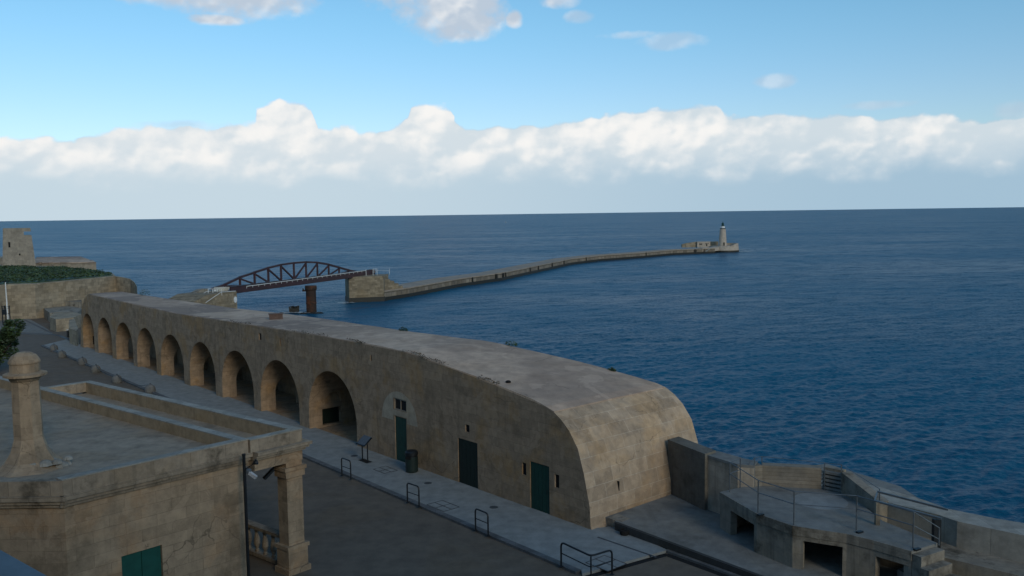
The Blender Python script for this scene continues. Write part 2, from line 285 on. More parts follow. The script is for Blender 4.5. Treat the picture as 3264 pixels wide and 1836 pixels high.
# ------------------------------------------------------------------ mesh helpers
class MB:
    def __init__(s): s.v=[]; s.f=[]; s.mi=[]; s.cur=0
    def face(s,pts):
        i=len(s.v); s.v+= [Vector(p) for p in pts]; s.f.append(tuple(range(i,i+len(pts)))); s.mi.append(s.cur)
    def prism(s,poly,z0,z1,caps=True):
        "poly: list of (x,y); z0,z1 numbers or lists"
        n=len(poly); a=0
        for i in range(n): 
            j=(i+1)%n; a+=poly[i][0]*poly[j][1]-poly[j][0]*poly[i][1]
        idx=list(range(n)) if a>0 else list(range(n-1,-1,-1))
        P=[poly[i] for i in idx]
        Z0=[z0[i] for i in idx] if isinstance(z0,(list,tuple)) else [z0]*n
        Z1=[z1[i] for i in idx] if isinstance(z1,(list,tuple)) else [z1]*n
        for i in range(n):
            j=(i+1)%n
            s.face([(P[i][0],P[i][1],Z0[i]),(P[j][0],P[j][1],Z0[j]),(P[j][0],P[j][1],Z1[j]),(P[i][0],P[i][1],Z1[i])])
        if caps:
            tri=tessellate_polygon([[Vector((p[0],p[1],0)) for p in P]])
            for a_,b_,c_ in tri:
                q=[(P[k][0],P[k][1],Z1[k]) for k in (a_,b_,c_)]
                nn=(Vector(q[1])-Vector(q[0])).cross(Vector(q[2])-Vector(q[0]))
                if nn.z<0: q=q[::-1]
                s.face(q)
                q=[(P[k][0],P[k][1],Z0[k]) for k in (a_,b_,c_)]
                nn=(Vector(q[1])-Vector(q[0])).cross(Vector(q[2])-Vector(q[0]))
                if nn.z>0: q=q[::-1]
                s.face(q)
    def box(s,c,size,rz=0.0,M4=None):
        cx,cy,cz=c; a,b,h=size[0]/2,size[1]/2,size[2]/2; co,si=math.cos(rz),math.sin(rz)
        P=[(cx+co*x-si*y,cy+si*x+co*y) for x,y in ((-a,-b),(a,-b),(a,b),(-a,b))]
        s.prism(P,cz-h,cz+h)
    def strip(s,a,b,w0,w1,z0,z1):
        "vertical slab along the line a-b, reaching from offset w0 to w1 to the left of it"
        a=Vector((a[0],a[1])); b=Vector((b[0],b[1])); d=(b-a).normalized(); n=Vector((-d.y,d.x))
        s.prism([tuple(a+n*w0),tuple(b+n*w0),tuple(b+n*w1),tuple(a+n*w1)],z0,z1)
    def tube(s,path,r,n=8,closed=False):
        path=[Vector(p) for p in path]; rings=[]
        m=len(path)
        ref=None
        for i,p in enumerate(path):
            if i==0: d=path[1]-p
            elif i==m-1: d=p-path[i-1]
            else: d=(path[i+1]-p).normalized()+(p-path[i-1]).normalized()
            d.normalize()
            if ref is None: ref=Vector((0,0,1)) if abs(d.z)<.9 else Vector((1,0,0))
            x=d.cross(ref); 
            if x.length<1e-3: x=d.cross(Vector((1,0,0)))
            x.normalize(); y=x.cross(d).normalized(); ref=y
            rr=r[i] if isinstance(r,(list,tuple)) else r
            rings.append([p+x*math.cos(2*math.pi*k/n)*rr+y*math.sin(2*math.pi*k/n)*rr for k in range(n)])
        for i in range(m-1):
            for k in range(n):
                l=(k+1)%n; s.face([rings[i][l],rings[i][k],rings[i+1][k],rings[i+1][l]])
        s.face(rings[0]); s.face(rings[-1][::-1])
    def beam(s,a,b,w,h):
        "rectangular bar from a to b: w across, h in the vertical sense"
        a=Vector(a); b=Vector(b); d=(b-a).normalized(); up=Vector((0,0,1))
        if abs(d.z)>.98: up=Vector((0,1,0))
        x=d.cross(up).normalized(); y=x.cross(d).normalized()
        A=[a+x*i*w/2+y*j*h/2 for i,j in ((-1,-1),(1,-1),(1,1),(-1,1))]; B=[q+(b-a) for q in A]
        for i in range(4):
            j=(i+1)%4; s.face([A[i],A[j],B[j],B[i]])
        s.face(A[::-1]); s.face(B)
    def lathe(s,c,prof,n=24,capt=True):
        c=Vector(c); R_=[[c+Vector((r*math.cos(2*math.pi*k/n),r*math.sin(2*math.pi*k/n),z)) for k in range(n)] for r,z in prof]
        for i in range(len(prof)-1):
            for k in range(n):
                l=(k+1)%n; s.face([R_[i][k],R_[i][l],R_[i+1][l],R_[i+1][k]])
        s.face(R_[0][::-1]); 
        if capt: s.face(R_[-1])
    def grid(s,rows):
        for i in range(len(rows)-1):
            for k in range(len(rows[i])-1):
                s.face([rows[i][k],rows[i][k+1],rows[i+1][k+1],rows[i+1][k]])
    def build(s,name,mats,parent=None,smooth=False,origin=None,weld=True):
        me=bpy.data.meshes.new(name)
        o=Vector(origin) if origin is not None else (parent.location.copy() if parent is not None and parent.type=='EMPTY' else Vector((0,0,0)))
        if parent is not None and parent.type=='MESH': o=parent['_o'] and Vector(parent['_o'])
        if origin is None and parent is None and s.v:
            xs=[v.x for v in s.v]; ys=[v.y for v in s.v]; o=Vector(((min(xs)+max(xs))/2,(min(ys)+max(ys))/2,min(v.z for v in s.v)))
        me.from_pydata([tuple(v-o) for v in s.v],[],s.f)
        ms=mats if isinstance(mats,(list,tuple)) else [mats]
        for m in ms: me.materials.append(m)
        for p,k in zip(me.polygons,s.mi): p.material_index=k; p.use_smooth=smooth
        if weld:
            bm=bmesh.new(); bm.from_mesh(me); bmesh.ops.remove_doubles(bm,verts=bm.verts,dist=.0005); bm.to_mesh(me); bm.free()
        autouv(me,o)
        ob=bpy.data.objects.new(name,me); COL.objects.link(ob)
        if parent is None: ob.location=o
        else: ob.parent=parent
        ob['_o']=tuple(o)
        return ob
def autouv(me,o=Vector((0,0,0))):
    uv=me.uv_layers.new(name='uv') if not me.uv_layers else me.uv_layers[0]
    for p in me.polygons:
        n=p.normal
        if abs(n.z)>.8: ax=Vector((1,0,0)); ay=Vector((0,1,0))
        else:
            ax=Vector((-n.y,n.x,0)).normalized(); ay=n.cross(ax).normalized()
        for li in p.loop_indices:
            q=me.vertices[me.loops[li].vertex_index].co+o
            uv.data[li].uv=(q.dot(ax),q.dot(ay))
def empty(name,loc): 
    o=bpy.data.objects.new(name,None); COL.objects.link(o); o.location=loc; o.empty_display_size=.3; return o
def tag(o,label=None,cat=None,group=None,kind=None):
    if label: o['label']=label
    if cat: o['category']=cat
    if group: o['group']=group
    if kind: o['kind']=kind
    return o
def lerp(a,b,t): return a+(b-a)*t
def interp(x,pts):
    if x<=pts[0][0]: return pts[0][1]
    for (a,b),(c,d) in zip(pts,pts[1:]):
        if x<=c: return b+(d-b)*(x-a)/(c-a)
    return pts[-1][1]
def XY(v): return (v.x,v.y)
# ------------------------------------------------------------------ axes of the long casemate
C0=G(1888,1697); C1=G(256.8,1107); U=(C1-C0); U.z=0; U.normalize(); N=Vector((U.y,-U.x,0))
if N.y<0: N=-N
def K(s,v,z=0.0): return C0+U*s+N*v+Vector((0,0,z))
APZ=.42; PLZ=1.92
# ------------------------------------------------------------------ the sea
def build_sea():
    import numpy as np
    rng=np.random.default_rng(11)
    rs=[58.0]
    while rs[-1]<40000: rs.append(rs[-1]+max(.28,rs[-1]**2/25.5*.00055))
    rs=np.array(rs); th=np.radians(np.linspace(-41,41,1350))
    Rr,Th=np.meshgrid(rs,th,indexing='ij')
    X=Rr*np.sin(Th); Y=Rr*np.cos(Th); Z=np.zeros_like(X)
    cell=np.gradient(rs)[:,None]
    lam=np.geomspace(.85,38,72)
    gx=0.55+.45*np.sin(X*.011+1.3+.6*np.sin(Y*.006))*np.cos(Y*.0085+.4)   # gusts: rougher and calmer patches
    for k,l in enumerate(lam):
        a=rng.normal(0,.5 if l>3 else .75)-math.pi/2+.35; ph=rng.uniform(0,6.283)
        kx,ky=math.cos(a)*6.283/l,math.sin(a)*6.283/l
        amp=.0062*l if l<2.4 else .0149*(2.4/l)**.30
        fade=np.clip(1.9-cell/l*.9,0.0,1)
        w=np.sin(kx*X+ky*Y+ph+.5*np.sin(.31*(kx*Y-ky*X)+ph*2))
        Z+=amp*fade*(((1+w)*.5)**1.6*2-.9)*(1 if l>8 else gx+.35)
    nr,nc=X.shape
    co=np.stack([X,Y,Z],-1).reshape(-1,3).astype(np.float32)
    idx=np.arange(nr*nc).reshape(nr,nc)
    q=np.stack([idx[:-1,:-1],idx[:-1,1:],idx[1:,1:],idx[1:,:-1]],-1).reshape(-1,4)[:, ::-1]
    me=bpy.data.meshes.new('sea_water'); me.vertices.add(len(co)); me.vertices.foreach_set('co',co.ravel())
    me.loops.add(q.size); me.loops.foreach_set('vertex_index',q.ravel().astype(np.int32))
    me.polygons.add(len(q)); me.polygons.foreach_set('loop_start',np.arange(0,q.size,4,dtype=np.int32)); me.polygons.foreach_set('loop_total',np.full(len(q),4,dtype=np.int32))
    me.polygons.foreach_set('use_smooth',np.ones(len(q),dtype=bool))
    me.update(calc_edges=True); me.materials.append(M['sea'])
    o=bpy.data.objects.new('sea_water',me); COL.objects.link(o); o.location=(0,0,SEA); tag(o,kind='structure')
    # the sea outside the detailed sector, a metre lower
    mb=MB(); prev=None; n=48
    for r in [60,300,1200,5000,20000,42000]:
        ring=[Vector((r*math.cos(2*math.pi*k/n),r*math.sin(2*math.pi*k/n),SEA-1.0)) for k in range(n)]
        for k in range(n):
            l=(k+1)%n
            if prev is None: mb.face([(0,0,SEA-1.0),ring[k],ring[l]])
            else: mb.face([prev[k],ring[k],ring[l],prev[l]])
        prev=ring
    tag(mb.build('sea_water',M['sea'],origin=(0,0,SEA-1.0)),kind='structure')
build_sea()
# ------------------------------------------------------------------ the ground of the fort
sw=[G(*Z8(370,390),2.5),G(*Z8(700,460),2.5),G(*Z8(1150,590),2.5),G(*Z8(1400,680),2.5),G(*Z8(1900,780),2.5),G(*Z8(2207,830),2.5)]
sw+= [sw[-1]+(sw[-1]-sw[-2])*3.0]
def build_ground():
    mb=MB()
    sea_edge=[XY(K(s,9.5-.025*s)) for s in (0,12,30,50,70,84)]
    poly=[(-170,-60),(60,-60),(60,8),(40,14)]+[(p.x-.25,p.y-.25) for p in reversed(sw)]+[XY(K(-2,9.3))]+sea_edge+[(-58,118),(-55,124),(-58,140),(-75,172),(-170,190)]
    mb.prism(poly,SEA-3,0)
    tag(mb.build('ground',M['square'],origin=(0,0,0)),kind='structure')
    # pavement with its kerb along the casemate
    pv=MB(); k0=-3.62
    pv.prism([XY(K(-2.6,k0+.3)),XY(K(79,-2.6)),XY(K(82,.4)),XY(K(0,.4)),XY(K(-.3,1.1)),XY(G(2128,1753,.1)),XY(G(1856,1829,.1))],-.02,.10)
    tag(pv.build('pavement',M['pave'],origin=(0,0,0)),kind='structure')
    kb=MB(); a,b=K(-4.3,k0),K(79,-2.9); 
    kb.prism([XY(K(-2.6,k0)),XY(K(79,-2.9)),XY(K(79,-2.61)),XY(K(-2.6,k0+.29))],-.02,.106)
    tag(kb.build('kerb',M['kerb'],origin=(0,0,0)),kind='structure')
build_ground()
# ------------------------------------------------------------------ casemate
TOP=[(0.0,0.0),(0.09,0.19),(0.14,1.06),(0.48,2.44),(0.82,3.44),(1.33,4.13),(1.8,4.52),(2.27,4.80),(2.8,4.95),(3.82,5.11),(5.78,5.37),(7.53,5.59),(10.14,5.86),(12.97,6.13),(13.94,6.19),(18.58,6.21),(23.96,6.17),(32.73,6.0),(46.93,5.72),(59.45,5.79),(71.2,5.88),(72.4,5.41),(73.7,4.31),(74.33,2.23)]
VB=[(0,7.9),(2,7.75),(5.6,7.2),(7.8,6.8),(11.9,6.0),(15.6,5.3),(20.5,4.85),(26.3,5.0),(34.3,5.5),(41.6,5.4),(48,5.1),(55.2,4.5),(67.5,3.6),(75,3.2)]
def arch_prism(mb,c,w,top,v0,v1,seg=18,z0=0.0,axis='v'):
    "closed tunnel solid with a round head; axis v: along N from v0 to v1; axis s: along U"
    r=w/2; zs=top-r
    prof=[(c-r,z0)]+[(c-r*math.cos(math.pi*k/seg),zs+r*math.sin(math.pi*k/seg)) for k in range(seg+1)]+[(c+r,z0)]
    f=(lambda a,z,t:K(a,t,z)) if axis=='v' else (lambda a,z,t:K(t,a,z))
    A=[f(a,z,v0) for a,z in prof]; B=[f(a,z,v1) for a,z in prof]; n=len(A)
    for i in range(n):
        j=(i+1)%n; mb.face([A[i],A[j],B[j],B[i]])
    mb.face(A[::-1]); mb.face(B)
def box_sv(mb,s0,s1,v0,v1,z0,z1):
    mb.prism([XY(K(s0,v0)),XY(K(s1,v0)),XY(K(s1,v1)),XY(K(s0,v1))],z0,z1)
ARCH=[(21.82,5.76,4.14),(28.80,5.62,4.0),(35.4,5.4,3.93),(41.86,5.06,3.90),(48.28,5.22,3.88),(54.45,4.9,3.88),(60.43,4.86,3.88),(66.3,4.45,3.86),(71.8,3.9,3.85)]
DOORS=[(2.62,3.88,2.29,'green'),(7.70,9.25,2.38,'greend'),(13.80,14.90,2.56,'green')]
def fixn(ob):
    bm=bmesh.new(); bm.from_mesh(ob.data); bmesh.ops.recalc_face_normals(bm,faces=bm.faces); bm.to_mesh(ob.data); bm.free()
def build_casemate():
    E=empty('casemate_building',K(30,0,0))
    tag(E,'long curved stone casemate range with nine round arches and flat roof beside the sea','building')
    mb=MB(); ss=[t[0] for t in TOP]+[75.6]
    secs=[]
    S=sorted(set([t[0] for t in TOP]+[16,21,26,30,37,42,52,56,64,68]))
    for s in S:
        z=interp(s,TOP) if s>0 else .0
        vb=interp(s,VB); s_=s
        secs.append([K(s_,0,-.6),K(s_,0,max(z,-.59)),K(s_,vb,max(z-.0,-.59)),K(s_,vb+.9,-13)])
    # far end slopes outward
    secs.append([K(74.9,0,-.6),K(74.9,.0,.0),K(74.9,3.2,.0),K(74.9,4.0,-13)])
    first,last=secs[0],secs[-1]
    for a,b in zip(secs,secs[1:]):
        for k in range(3): mb.face([a[k],a[k+1],b[k+1],b[k]])
        mb.face([a[3],a[0],b[0],b[3]])
    mb.face(first[::-1]); mb.face(last)
    ob=mb.build('wall',M['facade'],E); fixn(ob)
    cuts=[]
    for i,(c,w,t) in enumerate(ARCH):
        m=MB(); arch_prism(m,c,w,t,-1,min(interp(c,VB)-1.0,4.6),seg=22,z0=.02); cuts.append(m)
    for i in range(6):
        c,w,t=ARCH[i+1]; edge=ARCH[i+1][0]+ARCH[i+1][1]/2
        m=MB(); s0=edge-.6; s1=edge+1.5
        arch_prism(m,2.15,2.1,2.45,s0,s1,axis='s',z0=.03,seg=12); cuts.append(m)
    # arch nearest the camera: bricked niche over a low dark window in its far side
    e9=ARCH[0][0]+ARCH[0][1]/2
    m=MB(); box_sv(m,e9-1.0,e9+.5,.93,2.3,.14,1.2); cuts.append(m)
    m=MB(); arch_prism(m,1.7,1.13,2.25,e9-1.2,e9+.06,axis='s',z0=1.5,seg=12); cuts.append(m)
    e1=ARCH[8][0]+ARCH[8][1]/2
    m=MB(); box_sv(m,e1-.6,e1+.3,.96,1.7,.3,1.2); cuts.append(m)
    for a,b,t,_ in DOORS:
        m=MB(); box_sv(m,a,b,-.5,.22,.03,t); cuts.append(m)
    wins=[(13.78,14.93,2.92,3.55),(8.30,8.63,2.79,3.17),(4.15,4.43,1.54,2.12),(1.99,2.27,1.43,2.04),(31.16,31.55,5.1,5.58),(28.25,28.4,5.0,5.5),(17.1,17.25,5.33,5.67)]
    for a,b,z0,z1 in wins:
        m=MB(); box_sv(m,a,b,-.5,.28,z0,z1); cuts.append(m)
    # blocked slits on the end wall
    dg=bpy.context.evaluated_depsgraph_get()
    tmp=[]
    for m in cuts:
        c=m.build('cut',M['facade'],E); fixn(c); tmp.append(c)
        md=ob.modifiers.new('b','BOOLEAN'); md.operation='DIFFERENCE'; md.solver='EXACT'; md.object=c
    dg.update(); ev=ob.evaluated_get(dg); me=bpy.data.meshes.new_from_object(ev,depsgraph=dg)
    ob.modifiers.clear(); ob.data=me
    for c in tmp: bpy.data.objects.remove(c,do_unlink=True)
    acc=[(0,0,-.6)]; pr_=(0,-.6)
    for a_,z_ in TOP[:8]: acc.append((acc[-1][0]+math.hypot(a_-pr_[0],z_-pr_[1]),a_,z_)); pr_=(a_,z_)
    def arc(s_,z_): return min(acc,key=lambda q:(q[1]-s_)**2+(q[2]-z_)**2)[0]
    me.materials.clear(); me.materials.append(M['facade']); me.materials.append(M['endstone'])
    me.uv_layers.active_index=0
    autouv(me,E.location)
    for p in me.polygons:
        p.use_smooth=False
        q=p.center+E.location; s=(q-C0).dot(U); n=p.normal
        p.material_index=1 if (n.dot(-U)>.35 and s<2.6) else 0
        if p.material_index==1:
            uvl=me.uv_layers[0]
            for li in p.loop_indices:
                w_=me.vertices[me.loops[li].vertex_index].co+E.location
                uvl.data[li].uv=((w_-C0).dot(N),arc((w_-C0).dot(U),w_.z))
    # roof screed
    rf=MB(); top=[];S2=[s for s in S if 2.27<=s<=72.5]
    for s in S2:
        z=interp(s,TOP); vb=interp(s,VB)
        top.append([K(s,.0 if s<3 else .10+.06*math.sin(s*1.7),z+.035),K(s,vb*.5,z+.06),K(s,vb-.05,z+.035)])
    bot=[[p-Vector((0,0,.05 if j!=1 else .07)) for j,p in enumerate(r)] for r in top]
    rf.grid([r[::-1] for r in top]); 
    for a,b,c_,d_ in zip(top,top[1:],bot,bot[1:]):
        rf.face([a[0],b[0],d_[0],c_[0]]); rf.face([b[2],a[2],c_[2],d_[2]])
    rf.face([top[0][2],top[0][1],top[0][0],bot[0][0],bot[0][1],bot[0][2]])
    r_=rf.build('roof',M['roof'],E); fixn(r_)
    # doors and window infill
    for a,b,t,mt in DOORS:
        m=MB(); box_sv(m,a+.01,b-.01,.05,.10,.04,t-.01)
        nb=5
        for k in range(nb): box_sv(m,lerp(a,b,k/nb)+.006,lerp(a,b,(k+1)/nb)-.006,.035,.051,.06,t-.04)
        d=m.build('door',M[mt],E); 
        if mt=='greend': d['label']='near black green door'
        hd=MB(); hd.tube([K(a+.16,.034,1.0),K(a+.16,.0,1.0),K(a+.16,.0,1.16),K(a+.16,.034,1.16)],.012,6)
        hd.build('handle',M['iron'],d)
    for k,(a,b,z0,z1) in enumerate(wins):
        m=MB(); box_sv(m,a+.005,b-.005,.07,.11,z0+.005,z1-.005)
        w=m.build('window',M['black'],E)
        if k==0:
            fr=MB(); 
            for q in ((a,a+.05),(b-.05,b),((a+b)/2-.03,(a+b)/2+.03)): box_sv(fr,q[0],q[1],.035,.069,z0,z1)
            box_sv(fr,a,b,.03,.068,z0,z0+.05); box_sv(fr,a,b,.03,.068,z1-.05,z1)
            fr.build('frame',M['concrete'],w)
    # window in the far side of the nearest arch, door inside second arch
    m=MB(); box_sv(m,e9+.3,e9+.34,.94,2.29,.15,1.19); m.build('window',M['greend'],E)
    m=MB(); box_sv(m,e1+.2,e1+.24,.97,1.69,.31,1.19); m.build('window',M['black'],E)
    for v_,z0,z1,w_ in ((1.9,1.15,1.75,.05),(5.9,.5,.95,.08),(2.6,1.0,1.25,.03)):
        s_=.30; m=MB(); m.prism([XY(K(s_-.02-.14*(1-z0/2.4),v_)),XY(K(s_-.02-.14*(1-z0/2.4),v_+w_)),XY(K(s_+.5,v_+w_)),XY(K(s_+.5,v_))],z0,z1); m.build('slot',M['black'],E)
    # raised render left round the first door: blocked arch outline
    m=MB(); seg=20; c=14.45; r0=1.55; zc=2.3
    pr=[K(c-r0*math.cos(math.pi*k/seg)*1.12,-.012,zc+1.65*math.sin(math.pi*k/seg)) for k in range(seg+1)]
    # infill under the blocked arch, set 12 mm proud and cut round the window
    def pan(s0,s1,z0,z1): 
        m.face([K(s0,-.012,z0),K(s1,-.012,z0),K(s1,-.012,z1),K(s0,-.012,z1)])
    # built as columns following the arch
    cols=24
    for k in range(cols):
        s0=c-1.72+3.44*k/cols; s1=c-1.72+3.44*(k+1)/cols; sm=(s0+s1)/2
        def ht(s): return zc+1.65*math.sqrt(max(0,1-((s-c)/1.73)**2))
        if s1>13.76 and s0<14.95:
            m.face([K(s0,-.012,3.57),K(s1,-.012,3.57),K(s1,-.012,ht(s1)),K(s0,-.012,ht(s0))]); pan(s0,s1,2.6,2.90)
        else: m.face([K(s0,-.012,zc),K(s1,-.012,zc),K(s1,-.012,ht(s1)),K(s0,-.012,ht(s0))])
    o=m.build('blocked_arch',stone('pale infill plaster',(.37,.315,.24),1.4,.5,.06,.05,.35,.25),E)
    return E
casemate=build_casemate()
exec_parts=[]
# ------------------------------------------------------------------ left stone hut with portico
BT=5.5
def build_hut():
    A=G(*Z2(1868,535),BT); Bc=G(*Z2(385,862),BT); D=G(*Z2(555,238),BT)
    A.z=Bc.z=D.z=0
    e1=(D-A).normalized(); e2=(Bc-A).normalized()
    E=empty('stone_hut',(A+Bc)/2); tag(E,'low cream stone building with flat roof, parapet and corner portico at lower left','building')
    pd=2.25   # porch depth along e2
    Pm=A+e2*pd
    FL=Pm+e1*19.5; Cc=Vector((-34,Bc.y,0)); 
    PD=D+e2*.0
    def P(a,b,z=0): q=A+e1*a+e2*b; return Vector((q.x,q.y,z))
    LB=(Bc-A).length
    # walls: main block as solid below the roof, with parapet round it
    ins=.28
    main=[XY(P(ins,pd)),XY(P(ins,LB-.05)),(Cc.x,Bc.y+.22),(Cc.x-2,Bc.y+24),XY(P(24,pd))]
    # wall as separate pieces so the shutter opening is a true recess
    wl=MB()
    # side wall with window opening
    sp=P(0,LB); 
    wn=-Vector((e1.x,e1.y,0))      # outward normal of the side wall (towards the camera's right)
    def side(a_px,a_py):  # point of the side wall plane
        q=onplane(a_px,a_py,P(ins,0),e1); return (q-A).dot(e2),q.z
    w0,wz0=side(407,1785); w1,wz1=side(533,1743)
    wa,wb=min(w0,w1),max(w0,w1); wt=(wz0+wz1)/2
    th=.45
    def slab(b0,b1,z0,z1,a0=ins,a1=ins+th): wl.prism([XY(P(a0,b0)),XY(P(a0,b1)),XY(P(a1,b1)),XY(P(a1,b0))],z0,z1)
    slab(pd,wa,0,4.9); slab(wb,LB-.1,0,4.9); slab(wa,wb,wt,4.9); slab(wa,wb,0,max(.2,wt-1.7))
    # left wall facing the camera, rear and front walls
    wl.prism([(Bc.x-.12,Bc.y+.25),(Cc.x,Bc.y+.25),(Cc.x,Bc.y+.7),(Bc.x-.4,Bc.y+.7)],0,4.9)
    wl.prism([XY(P(ins+th,pd)),XY(P(24,pd)),XY(P(24,pd+.45)),XY(P(ins+th,pd+.45))],0,4.9)
    wall=wl.build('wall',M['hut_wall'],E)
    # cornice courses
    def ring(name,out,z0,z1,mat,front=True):
        m=MB()
        m.prism([XY(P(-out+ins,pd-out*.5)),XY(P(ins+.3,pd-out*.5)),XY(P(ins+.3,LB)),XY(P(-out+ins,LB+out*.2))],z0,z1)
        m.prism([(Bc.x+out*.4-.05,Bc.y-out+.25),(Cc.x,Bc.y-out+.25),(Cc.x,Bc.y+.6),(Bc.x-.3,Bc.y+.6)],z0,z1)
        return m
    cz=[(.10,4.62,4.74),(.20,4.741,4.86),(.28,4.861,5.02)]
    cm=MB()
    for o_,z0,z1 in cz:
        q=ring('c',o_,z0,z1,None); 
        i=len(cm.v); cm.v+=q.v; cm.f+=[tuple(k+i for k in f) for f in q.f]; cm.mi+=q.mi
    cm.build('cornice',M['hut_trim'],E)
    # parapet with pale coping
    pz0,pz1=5.021,BT
    pp=MB()
    def ps(a0,a1,b0,b1,z0=pz0,z1=pz1,m=None): (m or pp).prism([XY(P(a0,b0)),XY(P(a0,b1)),XY(P(a1,b1)),XY(P(a1,b0))],z0,z1)
    ps(.05,.40,pd,LB-.02); ps(.40,26,pd,pd+.32,4.6,pz1)
    pp.build('parapet',M['hut_trim'],E)
    pp2=MB(); pp2.prism([(Bc.x-.02,Bc.y+.05),(Cc.x,Bc.y+.05),(Cc.x,Bc.y+.42),(Bc.x-.35,Bc.y+.42)],5.021,5.49); pp2.build('parapet',M['hut_trim'],E)
    cp=MB(); ps(.03,.42,pd-.02,LB,5.5,5.54,cp); ps(.42,26,pd-.02,pd+.34,5.5,5.54,cp)
    cp.build('coping',M['coping'],E)
    yw=MB(); ps(.40,26,pd+.32,pd+.335,4.6,5.5,yw); ps(.40,.415,pd+.34,LB,4.6,5.5,yw); yw.build('parapet_lining',M['yellow'],E)
    # roof
    rf=MB(); rf.prism([XY(P(.38,pd+.3)),XY(P(.38,LB)),(Cc.x,Bc.y+.4),(Cc.x-3,Bc.y+24),XY(P(26,pd+.3))],4.8,5.08); rf.build('roof',M['hut_roof'],E)
    # portico
    FLn=(D-A).length
    pr=MB(); ps(.35,FLn-.35,.33,pd-.03,4.45,4.95,pr); pr.build('portico_roof',M['hut_roof'],E)
    lt=MB()
    ps(.02+.0,.42,.0,pd-.21,4.30,4.70,lt); ps(.42,FLn,.02,.42,4.30,4.70,lt); ps(FLn-.4,FLn,.42,pd-.1,4.30,4.70,lt)
    lt.build('lintel',M['hut_wall'],E)
    cn=MB()
    for o_,z0,z1 in ((.08,4.701,4.80),(.18,4.801,4.90),(.26,4.901,5.02)):
        ps(-o_,.3,-o_,pd-.18,z0,z1,cn); ps(.3,FLn+o_,-o_,.3,z0,z1,cn)
    cn.build('portico_cornice',M['hut_trim'],E)
    pq=MB(); ps(.0,.33,.0,pd-.06,5.021,5.46,pq); ps(.33,FLn,.0,.33,5.021,5.46,pq); ps(FLn-.33,FLn,.33,pd-.06,5.021,5.46,pq); pq.build('portico_parapet',M['hut_trim'],E)
    py=MB(); ps(.33,FLn-.33,.33,.345,4.7,5.46,py); ps(.33,.345,.345,pd-.06,4.7,5.46,py); py.build('parapet_lining',M['yellow'],E)
    pc=MB(); ps(-.02,.35,-.02,pd-.06,5.461,5.50,pc); ps(.35,FLn,-.02,.35,5.461,5.50,pc); ps(FLn-.35,FLn,.35,pd-.06,5.461,5.50,pc); pc.build('coping',M['coping'],E)
    # portico piers along the front, balustrades between them
    for k,a in enumerate([0.0,4.1,8.2,12.3,FLn-.62]):
        m=MB(); ps(a+.03,a+.60,.03,.72,0,4.30,m)
        ps(a-.04,a+.67,-.04,.79,3.72,4.06,m); ps(a-.09,a+.72,-.09,.84,3.98,4.12,m)
        ps(a-.05,a+.68,-.05,.80,0,1.0,m); ps(a-.10,a+.73,-.10,.85,.95,1.10,m); ps(a-.12,a+.75,-.12,.87,0,.22,m)
        m.build('pier',M['hut_wall'],E)
        if k<4:
            a2=[4.1,8.2,12.3,FLn-.62][k]
            r=MB(); ps(a+.73,a2-.10,.18,.52,1.55-.4,1.68-.4,r); ps(a+.73,a2-.10,.18,.52,.05,.2,r)
            bl=r.build('balustrade',M['hut_trim'],E)  # darker trim stone stands in for shade on the balustrade
            nb=6
            for j in range(nb):
                c=P(lerp(a+.73,a2-.1,(j+.5)/nb),.35)
                q=MB(); q.lathe((c.x,c.y,.2),[(.09,0),(.09,.08),(.06,.12),(.13,.32),(.12,.5),(.06,.78),(.09,.84),(.09,.95)],12)
                q.build('baluster',M['hut_trim'],bl)
    # shutter
    sh=MB(); sh.prism([XY(P(ins+.1,wa)),XY(P(ins+.1,wb)),XY(P(ins+.15,wb)),XY(P(ins+.15,wa))],max(.2,wt-1.7),wt)
    mid=(wa+wb)/2
    for q0,q1 in ((wa+.02,mid-.02),(mid+.02,wb-.02)):
        sh.prism([XY(P(ins+.07,q0)),XY(P(ins+.07,q1)),XY(P(ins+.101,q1)),XY(P(ins+.101,q0))],max(.2,wt-1.7)+.03,wt-.03)
    s=sh.build('window_shutter',M['shutter'],E)
    # chimney: flared base, octagonal shaft, collar and dome
    cb=G(98,1490,5.05); cb.z=5.05
    r=.44*(cb.y/28.0)
    c=empty('chimney',(0,0,0)); 
    COL.objects.unlink(c); bpy.data.objects.remove(c)
    m=MB(); m.lathe(tuple(cb),[(1.35,0),(1.05,.12),(.80,.30),(.60,.62),(.50,.95),(.47,1.05)],8)
    ch=m.build('chimney',M['hut_wall'],E)
    m=MB(); m.lathe(tuple(cb),[(.47,1.051),(.46,2.2),(.44,3.02),(.50,3.08),(.52,3.14)],8); m.build('shaft',M['hut_wall'],ch)
    m=MB(); m.lathe(tuple(cb),[(.50,3.141),(.68,3.20),(.68,3.28),(.47,3.34),(.47,3.62),(.50,3.64),(.50,3.69),(.46,3.78),(.38,3.90),(.22,3.99),(.10,4.01)],16,True); m.build('cap',M['hut_wall'],ch)
    # rubble mortar heaped at the chimney foot
    m=MB(); rr=random.Random(3)
    for k in range(26):
        a=rr.uniform(-.4,1.9); d=rr.uniform(.5,1.3); sx=rr.uniform(.12,.32)
        p=cb+Vector((math.cos(a)*d,-math.sin(a)*d*.5+.1,rr.uniform(0,.2)))
        m.lathe(tuple(p),[(sx,0),(sx*.8,sx*.4),(sx*.4,sx*.65),(.02,sx*.7)],7)
    m.build('rubble',M['coping'],E)
    # pole beside the side wall
    q=onplane(777,1452,P(-.25,0),e1); 
    m=MB(); m.tube([(q.x,q.y,0),(q.x,q.y,q.z)],.055,10); m.lathe((q.x,q.y,q.z),[(.07,0),(.07,.06)],10)
    po=empty('steel_pole',(q.x,q.y,0)); tag(po,'tall black steel pole standing against the corner of the cream hut','pole')
    m.build('pole',M['iron'],po)
